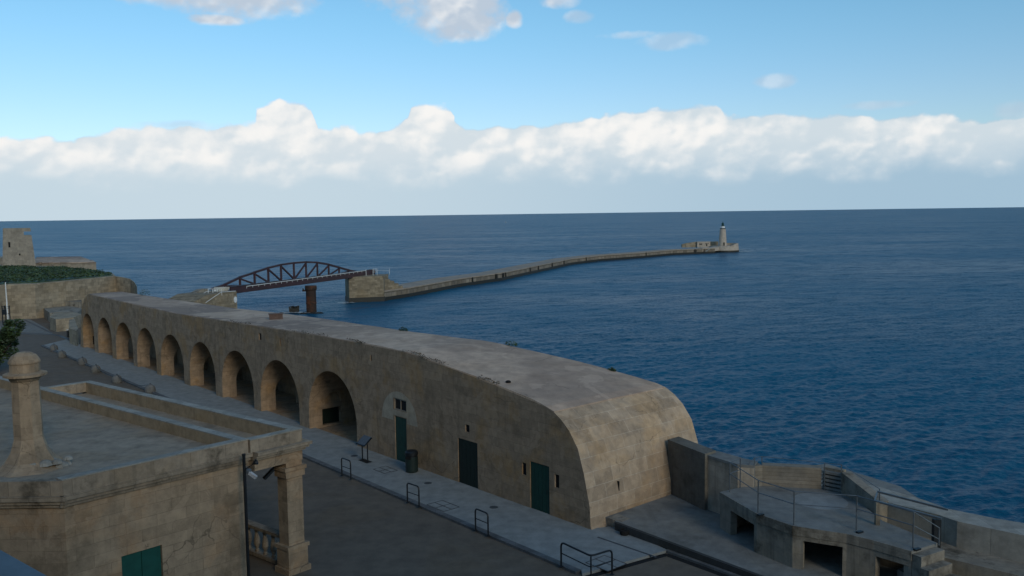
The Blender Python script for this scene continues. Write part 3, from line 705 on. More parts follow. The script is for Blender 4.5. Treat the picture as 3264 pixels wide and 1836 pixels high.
    fl=MB(); fl.lathe((q.x,q.y,0),[(.14,0),(.14,.03)],12); fl.build('base_plate',M['iron'],po)
    # security camera and loudspeaker on the pole
    cz_=onplane(790,1500,Vector((q.x,q.y,0)),e1).z
    so_=empty('security_camera',(q.x,q.y,cz_)); tag(so_,'white security camera on the black pole by the hut','security camera')
    m=MB(); m.beam((q.x+.02,q.y,cz_),(q.x+.22,q.y+.05,cz_+.02),.06,.06); m.build('bracket',M['galv'],so_)
    m=MB(); m.lathe((q.x+.16,q.y-.04,cz_-.06),[(.05,0),(.10,.03),(.10,.14),(.05,.18)],12); m.build('dome',M['galv'],so_)
    m=MB(); m.beam((q.x+.20,q.y-.08,cz_-.02),(q.x+.46,q.y-.16,cz_-.18),.11,.11); m.build('body',plain('camera housing',(.38,.38,.38),.5),so_)
    m=MB(); hx=Vector((q.x+.36,q.y,cz_+.30)); 
    for k in range(10):
        a0,a1=2*math.pi*k/10,2*math.pi*(k+1)/10
        d=Vector((.6,-.1,.35)).normalized(); x=d.cross(Vector((0,0,1))).normalized(); y=x.cross(d)
        f=lambda a,r_,t:hx+d*t+x*math.cos(a)*r_+y*math.sin(a)*r_
        m.face([f(a0,.02,-.08),f(a1,.02,-.08),f(a1,.11,.10),f(a0,.11,.10)]); m.face([f(a1,.11,.10),f(a0,.11,.10),f(a0,.095,.095),f(a1,.095,.095)]); m.face([f(a0,.095,.095),f(a1,.095,.095),hx+d*-.03])
    m.beam((q.x,q.y,cz_+.06),(hx.x-.03,hx.y,hx.z-.03),.025,.025)
    tag(m.build('loudspeaker',M['iron']),'small dark horn loudspeaker on an arm of the black pole','loudspeaker')
    # floodlight hanging under the portico lintel by the corner pier
    c=P(.5,.95,4.05); m=MB(); m.beam(c,c+Vector((-.28,-.28,-.28)),.16,.09); m.beam(c+Vector((0,0,.25)),c,.04,.04)
    tag(m.build('floodlight',M['iron']),'dark floodlight hanging below the portico lintel at the corner pier','floodlight')
    return P
HP=build_hut()
# ------------------------------------------------------------------ bastion the picture is taken from
def build_bastion():
    a=G(0,1752,12.55); b=G(150,1836,12.55); d=(b-a).normalized()
    a2=a-d*16; b2=b+d*2.2; n=Vector((-d.y,d.x,0)); 
    if n.y>0: n=-n
    m=MB()
    poly=[XY(a2),XY(b2),XY(b2+Vector((14,-6.0,0))),(18,-30),(-60,-30)]
    m.prism(poly,-.3,11.4)
    E=empty('bastion',(0,-6,0)); tag(E,'high fort bastion with pale parapet under the viewpoint, its corner at the lower left edge','bastion')
    m.build('wall',M['fortwall'],E)
    m=MB(); m.strip(a2,b2,0,-.55,11.4,12.55)
    o=m.build('parapet',M['bluegrey'],E)
    m=MB(); m.prism([(-70,-14),(34,-20),(30,-40),(-70,-40)],-.3,27); m.prism([(-75,-14),(-36,-14),(-52,46),(-80,50)],-.3,17)  # out-of-frame masses added to keep sky light off the square
    tag(m.build('sky_blocker',M['fortwall']),'unseen fort masses added behind and left of the viewpoint to block sky light','fort')
build_bastion()
# ------------------------------------------------------------------ street furniture on the pavement
def bend(pts,r=.12,n=5):
    out=[Vector(pts[0])]
    for a,b,c in zip(pts,pts[1:],pts[2:]):
        a,b,c=Vector(a),Vector(b),Vector(c); u=(a-b).normalized(); v=(c-b).normalized()
        rr=min(r,(a-b).length*.45,(c-b).length*.45)
        p,q=b+u*rr,b+v*rr
        for k in range(n+1):
            t=k/n; out.append((1-t)**2*p+2*t*(1-t)*b+t*t*q)
    out.append(Vector(pts[-1])); return out
def build_hoops():
    pz=.106; hh=.95; w=.86
    E=empty('hoop_railing',(0,0,0))
    m=MB(); m.tube(bend([(0,0,0),(0,0,hh),(w,0,hh),(w,0,0)],.16),.034,8); m.build('hoop',M['iron'],E)
    m=MB(); m.tube([(0,0,.52),(w,0,.52)],.020,8); m.build('crossbar',M['iron'],E)
    for x in (0,w):
        m=MB(); m.lathe((x,0,0),[(.085,0),(.085,.015),(.05,.03)],14); m.build('foot_plate',M['iron'],E)
    kids=list(E.children)
    spots=[((1090,1516),(1118,1527),'hoop railing nearest the information lectern, farthest along the kerb'),((1299,1602),(1333,1614),'middle one of the three small hoop railings on the kerb'),((1516,1690),(1560,1709),'small hoop railing nearest the long bent railing')]
    for i,(p,q,lab) in enumerate(spots):
        a=G(*p,pz); b=G(*q,pz); d=b-a
        if i==0: o=E; 
        else:
            o=E.copy(); COL.objects.link(o)
            for c in kids:
                k=c.copy(); k.parent=o; COL.objects.link(k)
        o.location=a; o.rotation_euler=(0,0,math.atan2(d.y,d.x))
        tag(o,lab,'railing','small hoop railings along the kerb')
    a,b,c=G(1789,1805,pz),G(1884,1853,pz),G(1951,1831,pz)
    E=empty('bent_railing',a); tag(E,'long dark tubular railing bent round the corner of the pavement','railing')
    z=Vector((0,0,1)); 
    m=MB(); m.tube(bend([a,a+z*hh,b+z*hh,c+z*hh,c],.2),.036,8); m.build('top_rail',M['iron'],E)
    m=MB(); m.tube(bend([a+z*.52,b+z*.52,c+z*.52],.2),.022,8); m.build('middle_rail',M['iron'],E)
    m=MB(); m.tube([b,b+z*(hh-.02)],.028,8); m.build('post',M['iron'],E)
    for p in (a,b,c):
        m=MB(); m.lathe(tuple(p),[(.095,0),(.095,.015),(.05,.03)],14); m.build('foot_plate',M['iron'],E)
build_hoops()
def build_lectern():
    a=G(1149,1467,.1); b=G(1166,1466,.1); d=Vector((U.x,U.y,0)); c=G(1164,1470,.1)
    E=empty('information_lectern',c); tag(E,'grey slanted information lectern on two legs beside the last arch','information board')
    for s in (-.27,.27):
        p=c-d*s; m=MB(); m.beam(p,p+Vector((0,0,1.0 if s>0 else 1.0)),.06,.06); m.build('leg',M['iron'],E)
    m=MB(); m.prism([XY(c+d*.42-N*.18),XY(c-d*.42-N*.18),XY(c-d*.42+N*.18),XY(c+d*.42+N*.18)],0.1,.125); m.build('base_plate',M['iron'],E)
    m=MB(); n=N; 
    p0=c-n*.28+Vector((0,0,.93)); p1=c+n*.22+Vector((0,0,1.30))
    for w,th,k in ((.42,.05,0),):
        q=[p0+d*w,p0-d*w,p1-d*w,p1+d*w]; up=Vector((0,0,th)); m.face(q); m.face([x+up for x in q][::-1])
        for i in range(4): j=(i+1)%4; m.face([q[i],q[i]+up,q[j]+up,q[j]])
    o=m.build('panel',M['iron'],E); fixn(o)
    m=MB(); q=[p0+d*.37+n*.03,p0-d*.37+n*.03,p1-d*.37-n*.03,p1+d*.37-n*.03]; m.face([x+Vector((0,0,.075)) for x in q]); m.build('sign_sheet',plain('grey printed sheet',(.07,.065,.065),.4,c2=(.08,.09,.1),sc=9),E)
build_lectern()
def build_bin():
    c=G(1313,1503,.1)
    E=empty('litter_bin',c); tag(E,'round dark litter bin standing against the casemate wall','litter bin')
    m=MB(); m.lathe(tuple(c),[(.30,0),(.33,.04),(.335,.82)],28); m.build('body',M['bin'],E,smooth=False)
    m=MB(); z=.821
    m.lathe((c.x,c.y,c.z+z),[(.31,0),(.31,.1)],24); m.lathe((c.x,c.y,c.z+z+.1),[(.345,0),(.34,.14),(.28,.20),(.1,.23)],28); m.build('hood',M['iron'],E)
    m=MB(); d=-N-U*.4; d.normalize(); p=c+d*.335+Vector((0,0,.80)); x=d.cross(Vector((0,0,1))).normalized()
    m.beam(p-x*.16,p+x*.16,.03,.13); m.build('slot',M['black'],E)
    m=MB(); q=G(1990,1704,.1); m.lathe(tuple(q),[(.16,0),(.19,.03),(.19,.20),(.16,.21),(.16,.17)],20)
    tag(m.build('black_bucket',M['black']),'round black tub on the pavement beside the low wall','tub')
build_bin()
def build_covers():
    # square inspection covers with dark joints, small round drain lids
    def cov(name,px,py,w,h,lab,cross=True,ang=None):
        c=G(px,py,.106); E=empty(name,c); tag(E,lab,'manhole cover','square inspection covers in the pavement')
        t=.022
        f=MB()
        for s in (-w/2,0,w/2):
            if s==0 and not cross: continue
            f.prism([XY(c+U*(s-t)-N*h/2),XY(c+U*(s+t)-N*h/2),XY(c+U*(s+t)+N*h/2),XY(c+U*(s-t)+N*h/2)],.095,.105)
        for s in (-h/2,0,h/2):
            if s==0 and not cross: continue
            f.prism([XY(c+N*(s-t)-U*w/2),XY(c+N*(s+t)-U*w/2),XY(c+N*(s+t)+U*w/2),XY(c+N*(s-t)+U*w/2)],.096,.106)
        f.build('frame',M['iron'],E)
        l=MB(); l.prism([XY(c+U*w/2-N*h/2),XY(c-U*w/2-N*h/2),XY(c-U*w/2+N*h/2),XY(c+U*w/2+N*h/2)],.09,.1035); l.build('lid',M['pave'],E)
    cov('inspection_cover',1932,1795,1.15,1.05,'four part square inspection cover inside the bent railing')
    cov('inspection_cover',1412,1612,1.3,.9,'four part square inspection cover in the middle of the pavement')
    cov('inspection_cover',1228,1497,1.1,.8,'inspection cover in the pavement near the litter bin')
    for px,py,l in ((1129,1453,'small round drain lid beside the lectern'),(1364,1540,'small round drain lid near the near black door'),(1574,1617,'small round drain lid between the two right doors')):
        c=G(px,py,.1); m=MB(); m.lathe((c.x,c.y,.094),[(.20,0),(.20,.012),(.15,.016)],20)
        tag(m.build('drain_lid',plain('drain lid',(.06,.068,.072),.6)),l,'drain lid','round drain lids in the pavement')
build_covers()
def build_bollards():
    pts=[(172,1118),(198,1139),(263,1162),(306,1187),(373,1220),(479,1252)]
    labs=['farthest of the squat stone bollards, at the end of the pavement','squat stone bollard second from the far end','squat stone bollard third from the far end','squat stone bollard third from the near end','squat stone bollard second from the near end','nearest squat stone bollard of the chained row, above the hut parapet']
    base=None; P=[]
    for i,((x,y),l) in enumerate(zip(pts,labs)):
        p=G(x,y); P.append(p)
        if base is None:
            m=MB(); m.lathe(tuple(p),[(.36,0),(.40,.10),(.40,.32),(.34,.5),(.22,.62),(.08,.67)],14)
            base=empty('stone_bollard',p); m.build('block',M['bollard'],base); o=base
            m=MB(); m.tube([p+Vector((.0,0,.62)),p+Vector((0,0,.74)),p+Vector((.07,0,.74)),p+Vector((.07,0,.62))],.02,6); m.build('ring',M['iron'],base)
        else:
            o=base.copy(); COL.objects.link(o)
            for c in list(base.children): k=c.copy(); k.parent=o; COL.objects.link(k)
            o.location=p; o.scale=(1,1,1)
        tag(o,l,'bollard','squat stone bollards joined by chains')
    for i,(a,b) in enumerate(zip(P,P[1:])):
        m=MB(); pts=[a.lerp(b,t/10)+Vector((0,0,.68-.42*(1-(2*t/10-1)**2))) for t in range(11)]
        m.tube(pts,.022,5)
        tag(m.build('bollard_chain',M['iron']),['chain slung between the two farthest stone bollards','chain from the second to the third stone bollard','chain in the middle of the bollard row','chain from the fourth to the fifth stone bollard','chain leading to the nearest stone bollard'][i],'chain','chains between the stone bollards')
build_bollards()
# ------------------------------------------------------------------ right hand side: apron, gun platform, parapets
def poly_wall(m,pts,th,z0,z1,side=1):
    for a,b in zip(pts,pts[1:]):
        m.strip(a,b,0,th*side,z0,z1)
def build_right():
    lw0=G(1967,1664,.40); lw1=G(2392,1829,.22); lw0.z=lw1.z=0; d=(lw1-lw0).normalized()
    lw2=lw1+d*14
    n=Vector((-d.y,d.x,0)); 
    if n.x<0: n=-n
    # raised apron
    m=MB()
    blk0=G(1938,1640,APZ)
    m.prism([XY(lw0),XY(lw2),XY(lw2+Vector((10,3,0))),XY(G(*Z8(2300,1330),APZ)),XY(G(*Z8(1500,900),APZ)),XY(G(*Z8(900,500),APZ)),XY(G(*Z7(1700,380),APZ)),XY(K(-.2,9.0)),XY(K(-.1,8.4)),XY(K(.6,7)),XY(K(.6,.9)),XY(K(-.35,.95))],[0.0]*13,[.40,.12,.25,.36,.42,.42,.42,.42,.42,.42,.42,.42,.40])
    tag(m.build('apron',M['apron'],origin=(0,0,0)),kind='structure')
    # low retaining wall edge
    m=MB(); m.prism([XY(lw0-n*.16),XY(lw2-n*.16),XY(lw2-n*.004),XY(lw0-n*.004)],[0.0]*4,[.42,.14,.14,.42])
    tag(m.build('low_wall',M['shade_toned2']),'low dark retaining wall edging the concrete apron','wall')
    m=MB(); q=G(1950,1660,.2); m.prism([XY(K(-.02,.93)),XY(K(-.36,.9)),XY(K(-.75,1.05)),XY(K(-.75,1.55)),XY(K(-.02,1.6))],0,APZ+.012)
    tag(m.build('stone_block',M['concrete']),'rough stone block at the foot of the casemate corner','block')
    # flat black strips stand in for shadow gaps at the lower road's step
    m=MB(); w=.13
    a,b,c=G(1850,1846,.0),G(2124,1768,.0),G(2326,1842,.0)
    da=(b-a).normalized(); dc=(c-b).normalized()
    m.strip(a-da*3,b,0,-.16,0.0,.004+.0) if False else None
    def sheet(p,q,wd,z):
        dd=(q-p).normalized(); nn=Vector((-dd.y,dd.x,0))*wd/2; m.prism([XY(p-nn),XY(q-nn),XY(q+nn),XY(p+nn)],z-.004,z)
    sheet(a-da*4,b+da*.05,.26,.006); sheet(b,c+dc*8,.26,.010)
    tag(m.build('shadow_gap_strip',M['black']),kind='structure',cat=None)
    m=MB(); nq=Vector((-dc.y,dc.x,0))
    if nq.x<0: nq=-nq
    m.prism([XY(b+nq*.13-dc*.1),XY(c+dc*8+nq*.13),XY(c+dc*8+nq*.50),XY(b+nq*.5-dc*.35)],-.02,.10); tag(m.build('kerb',M['kerb'],origin=(0,0,0)),kind='structure')
    m=MB(); 
    s0=G(1905,1712,.1); s1=G(2092,1776,.1); dd=(s1-s0).normalized(); nn=Vector((-dd.y,dd.x,0))*.05; m.prism([XY(s0-nn),XY(s1-nn),XY(s1+nn),XY(s0+nn)],.1,.1045)
    tag(m.build('joint_line',plain('dark joint',(.05,.055,.06),.8)),kind='structure')
    # gun platform
    E=empty('gun_platform',G(*Z7(1500,800),APZ)); tag(E,'raised concrete gun platform with low openings and tubular rails by the sea wall','platform')
    A_=[G(*Z7(690,650),PLZ),G(*Z7(1040,852),PLZ),G(*Z7(1380,970),PLZ),G(*Z8(330,1000),PLZ),G(*Z8(620,1070),PLZ),G(*Z8(1020,1185),PLZ)]
    back=[G(*Z8(1290,1100),PLZ),G(*Z8(640,905),PLZ)+Vector((.4,.4,0)),G(*Z8(300,600),PLZ)+Vector((.3,.3,0)),G(*Z7(1650,620),PLZ)+Vector((.1,.3,0)),G(*Z7(1090,590),PLZ)+Vector((0,.3,0)),G(*Z7(960,590),PLZ)]
    m=MB(); m.prism([XY(p) for p in A_+back],PLZ-.30,PLZ); m.build('deck',M['apron'],E)
    # front walls with true openings
    inner=MB(); th=.3
    def seg(a,b,opens,z1=PLZ-.301):
        a=Vector((a.x,a.y,0)); b=Vector((b.x,b.y,0)); L=(b-a).length; dd=(b-a)/L; nn=Vector((-dd.y,dd.x,0))
        c=Vector((11.5,34.5,0))
        if nn.dot(c-a)<0: nn=-nn
        def piece(t0,t1,z0,z1_): inner.prism([XY(a+dd*t0),XY(a+dd*t1),XY(a+dd*t1+nn*th),XY(a+dd*t0+nn*th)],z0,z1_)
        t=0
        for o0,o1,zt in opens:
            piece(t,o0*L,-.05,z1); piece(o0*L,o1*L,zt,z1); t=o1*L
        piece(t,L,-.05,z1)
    seg(A_[0],A_[1],[(.30,.93,1.40)]); seg(A_[1],A_[2],[]); seg(A_[2],A_[3],[(.20,.93,1.40)]); seg(A_[3],A_[4],[]) ; seg(A_[4],A_[5],[(.05,.92,1.36)]); seg(A_[5],back[0],[]); seg(A_[0],back[-1],[])
    inner.build('front_wall',M['concrete'],E)
    fm=MB(); 
    # edge fascia slightly proud
    for a,b in zip(A_,A_[1:]): 
        dd=(Vector((b.x,b.y,0))-Vector((a.x,a.y,0))).normalized(); nn=Vector((-dd.y,dd.x,0)); 
        if nn.dot(Vector((11.5,34.5,0))-Vector((a.x,a.y,0)))>0: nn=-nn
        fm.prism([XY(a),XY(b),XY(b+nn*.035),XY(a+nn*.035)],PLZ-.34,PLZ-.002)
    fm.build('fascia',M['concrete'],E)
    # pale disc on the deck
    c=G(*Z7(1640,735),PLZ+.006); m=MB(); m.lathe((c.x,c.y,PLZ+.001),[(1.05,0),(1.05,.006)],36); m.build('gun_base',M['pave'],E)
    # dark scuppers
    for p in (Z7(1075,868),Z8(465,985),Z8(1075,1168)):
        q=G(*p,PLZ+.02); mm=MB(); mm.box((q.x,q.y,PLZ+.03),(.26,.13,.06),.5); mm.build('scupper',M['iron'],E)
    # stairs at the right end
    st=MB(); p0=G(*Z8(1110,1230),PLZ); 
    dd=(back[0]-A_[5]); dd.z=0; dd.normalize(); ee=Vector((dd.y,-dd.x,0))
    for k in range(4): 
        o=A_[5]+ee*(.02+.36*k)-dd*.1*k; st.prism([XY(o),XY(o+ee*.34),XY(o+ee*.34+dd*1.25),XY(o+dd*1.25)],APZ,PLZ-.02-.33*(k+1)+.25)
    st.build('steps',M['concrete'],E)
    # ---- parapet walls (separate things)
    wz=2.86
    a=G(2129,1401,2.95); b=G(2247,1447,2.95); b2=G(2282,1436,2.95)
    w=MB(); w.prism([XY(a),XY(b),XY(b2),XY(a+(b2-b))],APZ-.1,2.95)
    tag(w.build('parapet_wall',M['shade_toned']),'dark shaded wall joining the casemate end to the parapet','wall')
    f0=G(2248,1448,wz); f1=G(2352,1479,wz); g0=G(2284,1437,wz); g1=G(2372,1462,wz)
    w=MB(); w.prism([XY(f0),XY(f1),XY(G(2403,1484,wz)),XY(G(2415,1470,wz)),XY(g1),XY(g0)],SEA+10.5,wz-.12)
    E2=empty('block_parapet',(f0+f1)/2); E2.location.z=APZ; tag(E2,'thick stained concrete parapet block left of the gun platform','wall')
    w.build('wall',M['lit_conc'],E2)
    w=MB(); w.prism([XY(f0-N*.03),XY(f1-N*.03),XY(G(2403,1484,wz)),XY(G(2415,1470,wz)),XY(g1+N*.03),XY(g0+N*.03)],wz-.119,wz); w.build('coping',M['apron'],E2)
    # board marked back wall, curved round the platform
    BZ=2.80
    bw=[G(*Z7(1000,600),PLZ),G(*Z7(1090,592),PLZ),G(*Z7(1650,622),PLZ)]
    w=MB(); poly_wall(w,bw,.45,APZ,BZ,1)
    tag(w.build('back_wall',M['board']),'board marked concrete back wall of the gun platform','wall')
    lv=[G(*Z7(1650,622),PLZ),G(*Z7(1840,662),PLZ)]
    E3=empty('louvred_panel',lv[0]); tag(E3,'panel of dark horizontal steps let into the platform back wall','panel')
    dd=(lv[1]-lv[0]); L=dd.length; dd.normalize(); nn=Vector((-dd.y,dd.x,0))
    w=MB(); w.strip(lv[0]+nn*.2,lv[1]+nn*.2,0,.25,APZ,BZ+.02); w.build('backing',M['concrete'],E3)
    for k in range(5):
        w=MB(); w.strip(lv[0],lv[1],.0,.2,PLZ+.03+.165*k,PLZ+.13+.165*k); w.build('slat',M['apron'],E3)
    cw=[G(*Z7(1840,662),PLZ),G(*Z8(300,592),PLZ),G(*Z8(640,800),PLZ)+Vector((.2,.2,0))]
    w=MB()
    for i,(p,q) in enumerate(zip(cw,cw[1:])):
        z0=[2.80,2.78,2.35][i]; z1=[2.80,2.78,2.35][i+1]
        d_=(q-p); d_.z=0; d_.normalize(); n_=Vector((-d_.y,d_.x,0)); w.prism([XY(p),XY(q),XY(q+n_*.4),XY(p+n_*.4)],APZ,[z0,z1,z1,z0])
    tag(w.build('side_wall',M['concrete']),'grey concrete wall falling away at the right of the gun platform','wall')
    # railings on the platform
    E4=empty('platform_railing',G(*Z7(1050,850),PLZ)); tag(E4,'thin grey tubular railing round the edge of the gun platform','railing')
    zz=Vector((0,0,1)); hh=1.26
    posts=[G(*Z7(880,612),PLZ),G(*Z7(780,652),PLZ),G(*Z7(1050,845),PLZ),G(*Z7(1390,962),PLZ),G(*Z8(430,960),PLZ),G(*Z8(1030,1150),PLZ),G(*Z8(1305,1120),PLZ)]
    for i,p in enumerate(posts): 
        h=hh if i<6 else .6
        m=MB(); m.tube([p-zz*.01,p+zz*h],.026,7); m.build('post',M['galv'],E4)
    for hgt in (hh,hh*.62):
        m=MB(); pts=[p+zz*(hgt if i<6 else (.6 if hgt==hh else .2)) for i,p in enumerate(posts)]; m.tube(pts,.018,7); m.build('rail',M['galv'],E4)
    E5=empty('back_railing',G(*Z7(1085,580),PLZ)); tag(E5,'thin pipe railing along the top of the platform back wall, against the sea','railing')
    posts=[(G(*Z7(960,600),PLZ),1.0),(G(*Z7(1015,600),PLZ),1.25),(G(*Z7(1085,585),PLZ),1.25),(G(*Z7(1680,630),PLZ),1.15),(G(*Z7(1838,660),PLZ),1.2),(G(*Z8(640,800),PLZ)+Vector((.2,.2,0)),.95)]
    for p,h in posts: m=MB(); m.tube([p,p+zz*h],.022,7); m.build('post',M['galv'],E5)
    m=MB(); m.tube([p+zz*(h-.01) for p,h in posts],.013,6); m.build('rail',M['galv'],E5)
    # heavy gangway beams with two columns
    E6=empty('gangway_frame',G(*Z8(650,900),PLZ)); tag(E6,'dark steel frame of two long beams on columns at the right of the platform','frame')
    c1=G(*Z8(650,905),PLZ); c2=G(*Z8(1275,1085),PLZ-.2)
    m=MB(); m.beam((c1.x,c1.y,PLZ-.2),(c1.x,c1.y,PLZ+.85),.15,.15); m.build('column',M['concrete'],E6)
    m=MB(); m.beam((c2.x,c2.y,APZ),(c2.x,c2.y,PLZ+.62),.24,.2); m.build('column',M['iron'],E6)
    d_=(c2-c1); d_.z=0; d_.normalize(); off=Vector((-d_.y,d_.x,0)); 
    if off.y<0: off=-off
    a0=Vector((c1.x,c1.y,PLZ+.88)); b0=Vector((c2.x,c2.y,PLZ+.66))+d_*.15
    m=MB(); m.beam(a0-d_*.1,b0,.07,.07); m.build('beam',M['galv'],E6)
    m=MB(); m.beam(a0+off*1.1+Vector((0,0,.02))-d_*.3,b0+off*1.1+Vector((0,0,.02)),.07,.07); m.build('beam',M['galv'],E6)
    m=MB(); m.beam(a0-d_*.1,a0+off*1.1-d_*.3,.05,.05); m.build('tie',M['galv'],E6)
    # outer sea wall
    inn=[G(*Z8(560,560),2.4),G(*Z8(700,640),2.35),G(*Z8(1300,800),2.3),G(*Z8(1500,870),2.3),G(*Z8(2207,1020),2.3)]
    inn+= [inn[-1]+(inn[-1]-inn[-2])*1.6]
    P=[XY(p) for p in sw]+[XY(p) for p in reversed(inn)]
    E7=empty('sea_wall',(sw[2]+inn[2])/2); E7.location.z=APZ; tag(E7,'broad pale stone sea wall curving away to the lower right','sea wall')
    w=MB(); w.prism(P,SEA-1,[2.3]*len(P)); w.build('wall',M['coping'],E7)
    led=[p+(Vector((p.x,p.y,0))-Vector((sw[3].x,sw[3].y,0))).normalized()*0 for p in inn]
    off=Vector((-1.1,-.75,0))
    w=MB(); w.prism([XY(p+Vector((-.004,-.004,0))) for p in inn[1:]]+[XY(p+off) for p in reversed(inn[1:])],0,1.35); w.build('ledge',M['concrete'],E7)
    w=MB(); w.prism([XY(p+off*1.004) for p in inn[2:]]+[XY(p+off*1.9) for p in reversed(inn[2:])],0,.85); w.build('ledge',M['apron'],E7)
build_right()
# ------------------------------------------------------------------ foliage helper
def leaves(m,n,fn,size,rnd):
    for _ in range(n):
        p=fn(); a=rnd.uniform(0,6.28); b=rnd.uniform(-.9,.9); s=size*rnd.uniform(.6,1.5)
        u=Vector((math.cos(a),math.sin(a),b*.5)).normalized(); v=u.cross(Vector((rnd.uniform(-1,1),rnd.uniform(-1,1),rnd.uniform(.1,1)))).normalized()
        m.face([p-u*s,p+v*s*.5,p+u*s,p-v*s*.5])
# ------------------------------------------------------------------ far left: fort wall, tower, small things
def build_left():
    WZ=4.8
    top=[G(-160,925,WZ),G(20,907,WZ),G(110,905,WZ),G(240,893,WZ),G(368,880,WZ)]
    cr=[G(400,884,WZ),G(428,900,WZ),Vector((-56.2,124,0)),]
    w=MB(); back=[Vector((-48,150,0)),Vector((-70,215,0)),Vector((-170,215,0)),Vector((-170,120,0))]
    def at(px,py,y): r=ray(px,py); return CAM+r*(y/r.y)
    rear=[XY(at(362,878,141)),XY(at(300,874,150)),XY(at(200,868,166))]
    poly=[XY(p) for p in top]+rear+[(-170,215),(-170,112)]
    w.prism(poly,SEA-1,WZ)
    e=[at(368,881,top[-1].y),at(392,885,134),at(415,890,132.5),at(428,900,130.5),at(436,914,127.5)]
    rr=[at(366,879,140),at(390,883,139.5),at(414,888,138),at(427,897,136),at(437,912,134)]
    for k in range(4): w.prism([XY(e[k]),XY(e[k+1]),XY(rr[k+1]),XY(rr[k])],SEA-1,[e[k].z,e[k+1].z,rr[k+1].z,rr[k].z])
    E=empty('fort_wall',top[2]); E.location.z=0; tag(E,'long weathered fort wall below the green scrub at far left','fort wall')
    w.build('wall',M['fortwall'],E)
    # scrub on top
    rnd=random.Random(5); m=MB()
    def inside(p,poly):
        c=False; n=len(poly); j=n-1
        for i in range(n):
            if ((poly[i][1]>p[1])!=(poly[j][1]>p[1])) and p[0]<(poly[j][0]-poly[i][0])*(p[1]-poly[i][1])/(poly[j][1]-poly[i][1])+poly[i][0]: c=not c
            j=i
        return c
    reg=[XY(G(-140,925,WZ)+Vector((0,1,0))),XY(G(20,905,WZ)+Vector((0,.6,0))),XY(G(110,903,WZ)+Vector((0,.6,0))),XY(G(366,879,WZ)+Vector((-.6,.6,0))),XY(at(352,876,139)),XY(at(300,872,147)),XY(at(200,868,160)),(-125,172)]
    m.prism(reg,WZ-.1,WZ+.12)
    def fn():
        while True:
            p=(rnd.uniform(-112,-58),rnd.uniform(112,172))
            if inside(p,reg): 
                h=.55+.45*math.sin(p[0]*.5)*math.cos(p[1]*.37)
                return Vector((p[0],p[1],WZ+.2+rnd.uniform(0,max(.10,h*.4))))
    leaves(m,16000,fn,.19,rnd)
    tag(m.build('scrub',M['leaf'],weld=False),'dark green scrub covering the top of the far fort wall','scrub',kind='stuff')
    # tower
    T=168
    b0,b1=at(8,857,T),at(116,857,T); t0,t1=at(9,728,T),at(97,728,T)
    E=empty('watch_tower',((b0.x+b1.x)/2,T+2.5,b0.z)); tag(E,'tapering square stone observation tower on the fort at far left','tower')
    w=MB(); dpt=5.0
    slit=[at(76,738,T).z,at(76,750,T).z]
    def q(x0,x1,z,i0=0): return [(x0,T+i0,z),(x1,T+i0,z),(x1*kk-.3,T+dpt-i0,z),(x0*kk+.3,T+dpt-i0,z)]
    kk=(T+dpt)/T; zs=slit[1]; f=lambda a,b,z:(lerp(a.x,b.x,(z-b0.z)/(t0.z-b0.z)))
    def frust(z0,z1,cutx=None):
        A=[Vector(p) for p in q(f(b0,t0,z0),f(b1,t1,z0) if cutx is None else cutx,z0)]
        B=[Vector(p) for p in q(f(b0,t0,z1),f(b1,t1,z1) if cutx is None else cutx,z1)]
        for i in range(4): j=(i+1)%4; w.face([A[i],A[j],B[j],B[i]])
        w.face(A[::-1]); w.face(B)
    frust(b0.z-2,zs-.001); frust(zs,slit[0],at(76,745,T).x); frust(slit[0]+.001,t0.z)
    w.build('wall',M['tower'],E,weld=False)
    m=MB(); s=at(30,780,T); m.box((s.x,T-.0,s.z),(.35,.1,1.0)); m.build('window',M['black'],E); m=MB(); s2=at(63,811,T); m.box((s2.x,T-.0,s2.z),(.3,.1,.35)); m.build('window',M['black'],E)
    # low building right of tower, lower building left of tower
    Y=176; a,b=at(105,868,Y),at(308,872,Y); tz=at(300,838,Y).z; 
    E=empty('fort_block',((a.x+b.x)/2,Y+4,a.z)); tag(E,'low stone building with shallow pitched roof right of the tower','building')
    w=MB(); k=(Y+12)/Y; w.prism([(a.x,Y),(b.x,Y),(b.x*k-.6,Y+12),(a.x*k,Y+12)],a.z-3,tz); w.build('wall',M['tower'],E)
    rz=at(265,817,Y+12).z; w=MB(); w.prism([(a.x,Y-.15),(b.x+.1,Y-.15),(b.x*k-3.2,Y+11.9),(a.x*k+1,Y+11.9)],[tz+.001]*4,[tz+.15,tz+.15,rz+.0,rz+.0]); w.build('roof',M['roof'],E)
    for px in (130,165,196,205): s=at(px,852,Y); w=MB(); w.box((s.x,Y-.02,s.z+.2),(.7 if px!=196 else .5,.08,1.6)); w.build('window',M['concrete'],E)
    w=MB(); s=at(245,866,Y-8); w.prism([(s.x-3,Y-10),(s.x+1.2,Y-9),(s.x+.8,Y-7),(s.x-2.5,Y-7)],s.z-3,s.z+.3); tag(w.build('ruined_wall',M['tower']),'ruined low wall in the scrub before the low fort building','wall')
    w=MB(); s=at(-40,825,180); w.prism([(s.x-30,180),(at(4,850,180).x+.3,180),(at(4,850,180).x+.3,188),(s.x-30,188)],0,at(2,822,180).z); tag(w.build('rear_building',M['tower']),'grey building just showing left of the tower','building')
    # grey ledge at the extreme left before the wall
    # flagpole with its frame
    E=empty('flagpole',G(20,1036)); p=E.location.copy(); tag(E,'white flagpole rising from a dark metal frame at far left','flagpole')
    tp=onplane(17,900,p,Vector((0,1,0))); bt=onplane(23,978,p,Vector((0,1,0)))
    m=MB(); m.tube([(bt.x,p.y,0),(tp.x,p.y,tp.z)],[.10,.06],8); m.build('pole',M['white'],E)
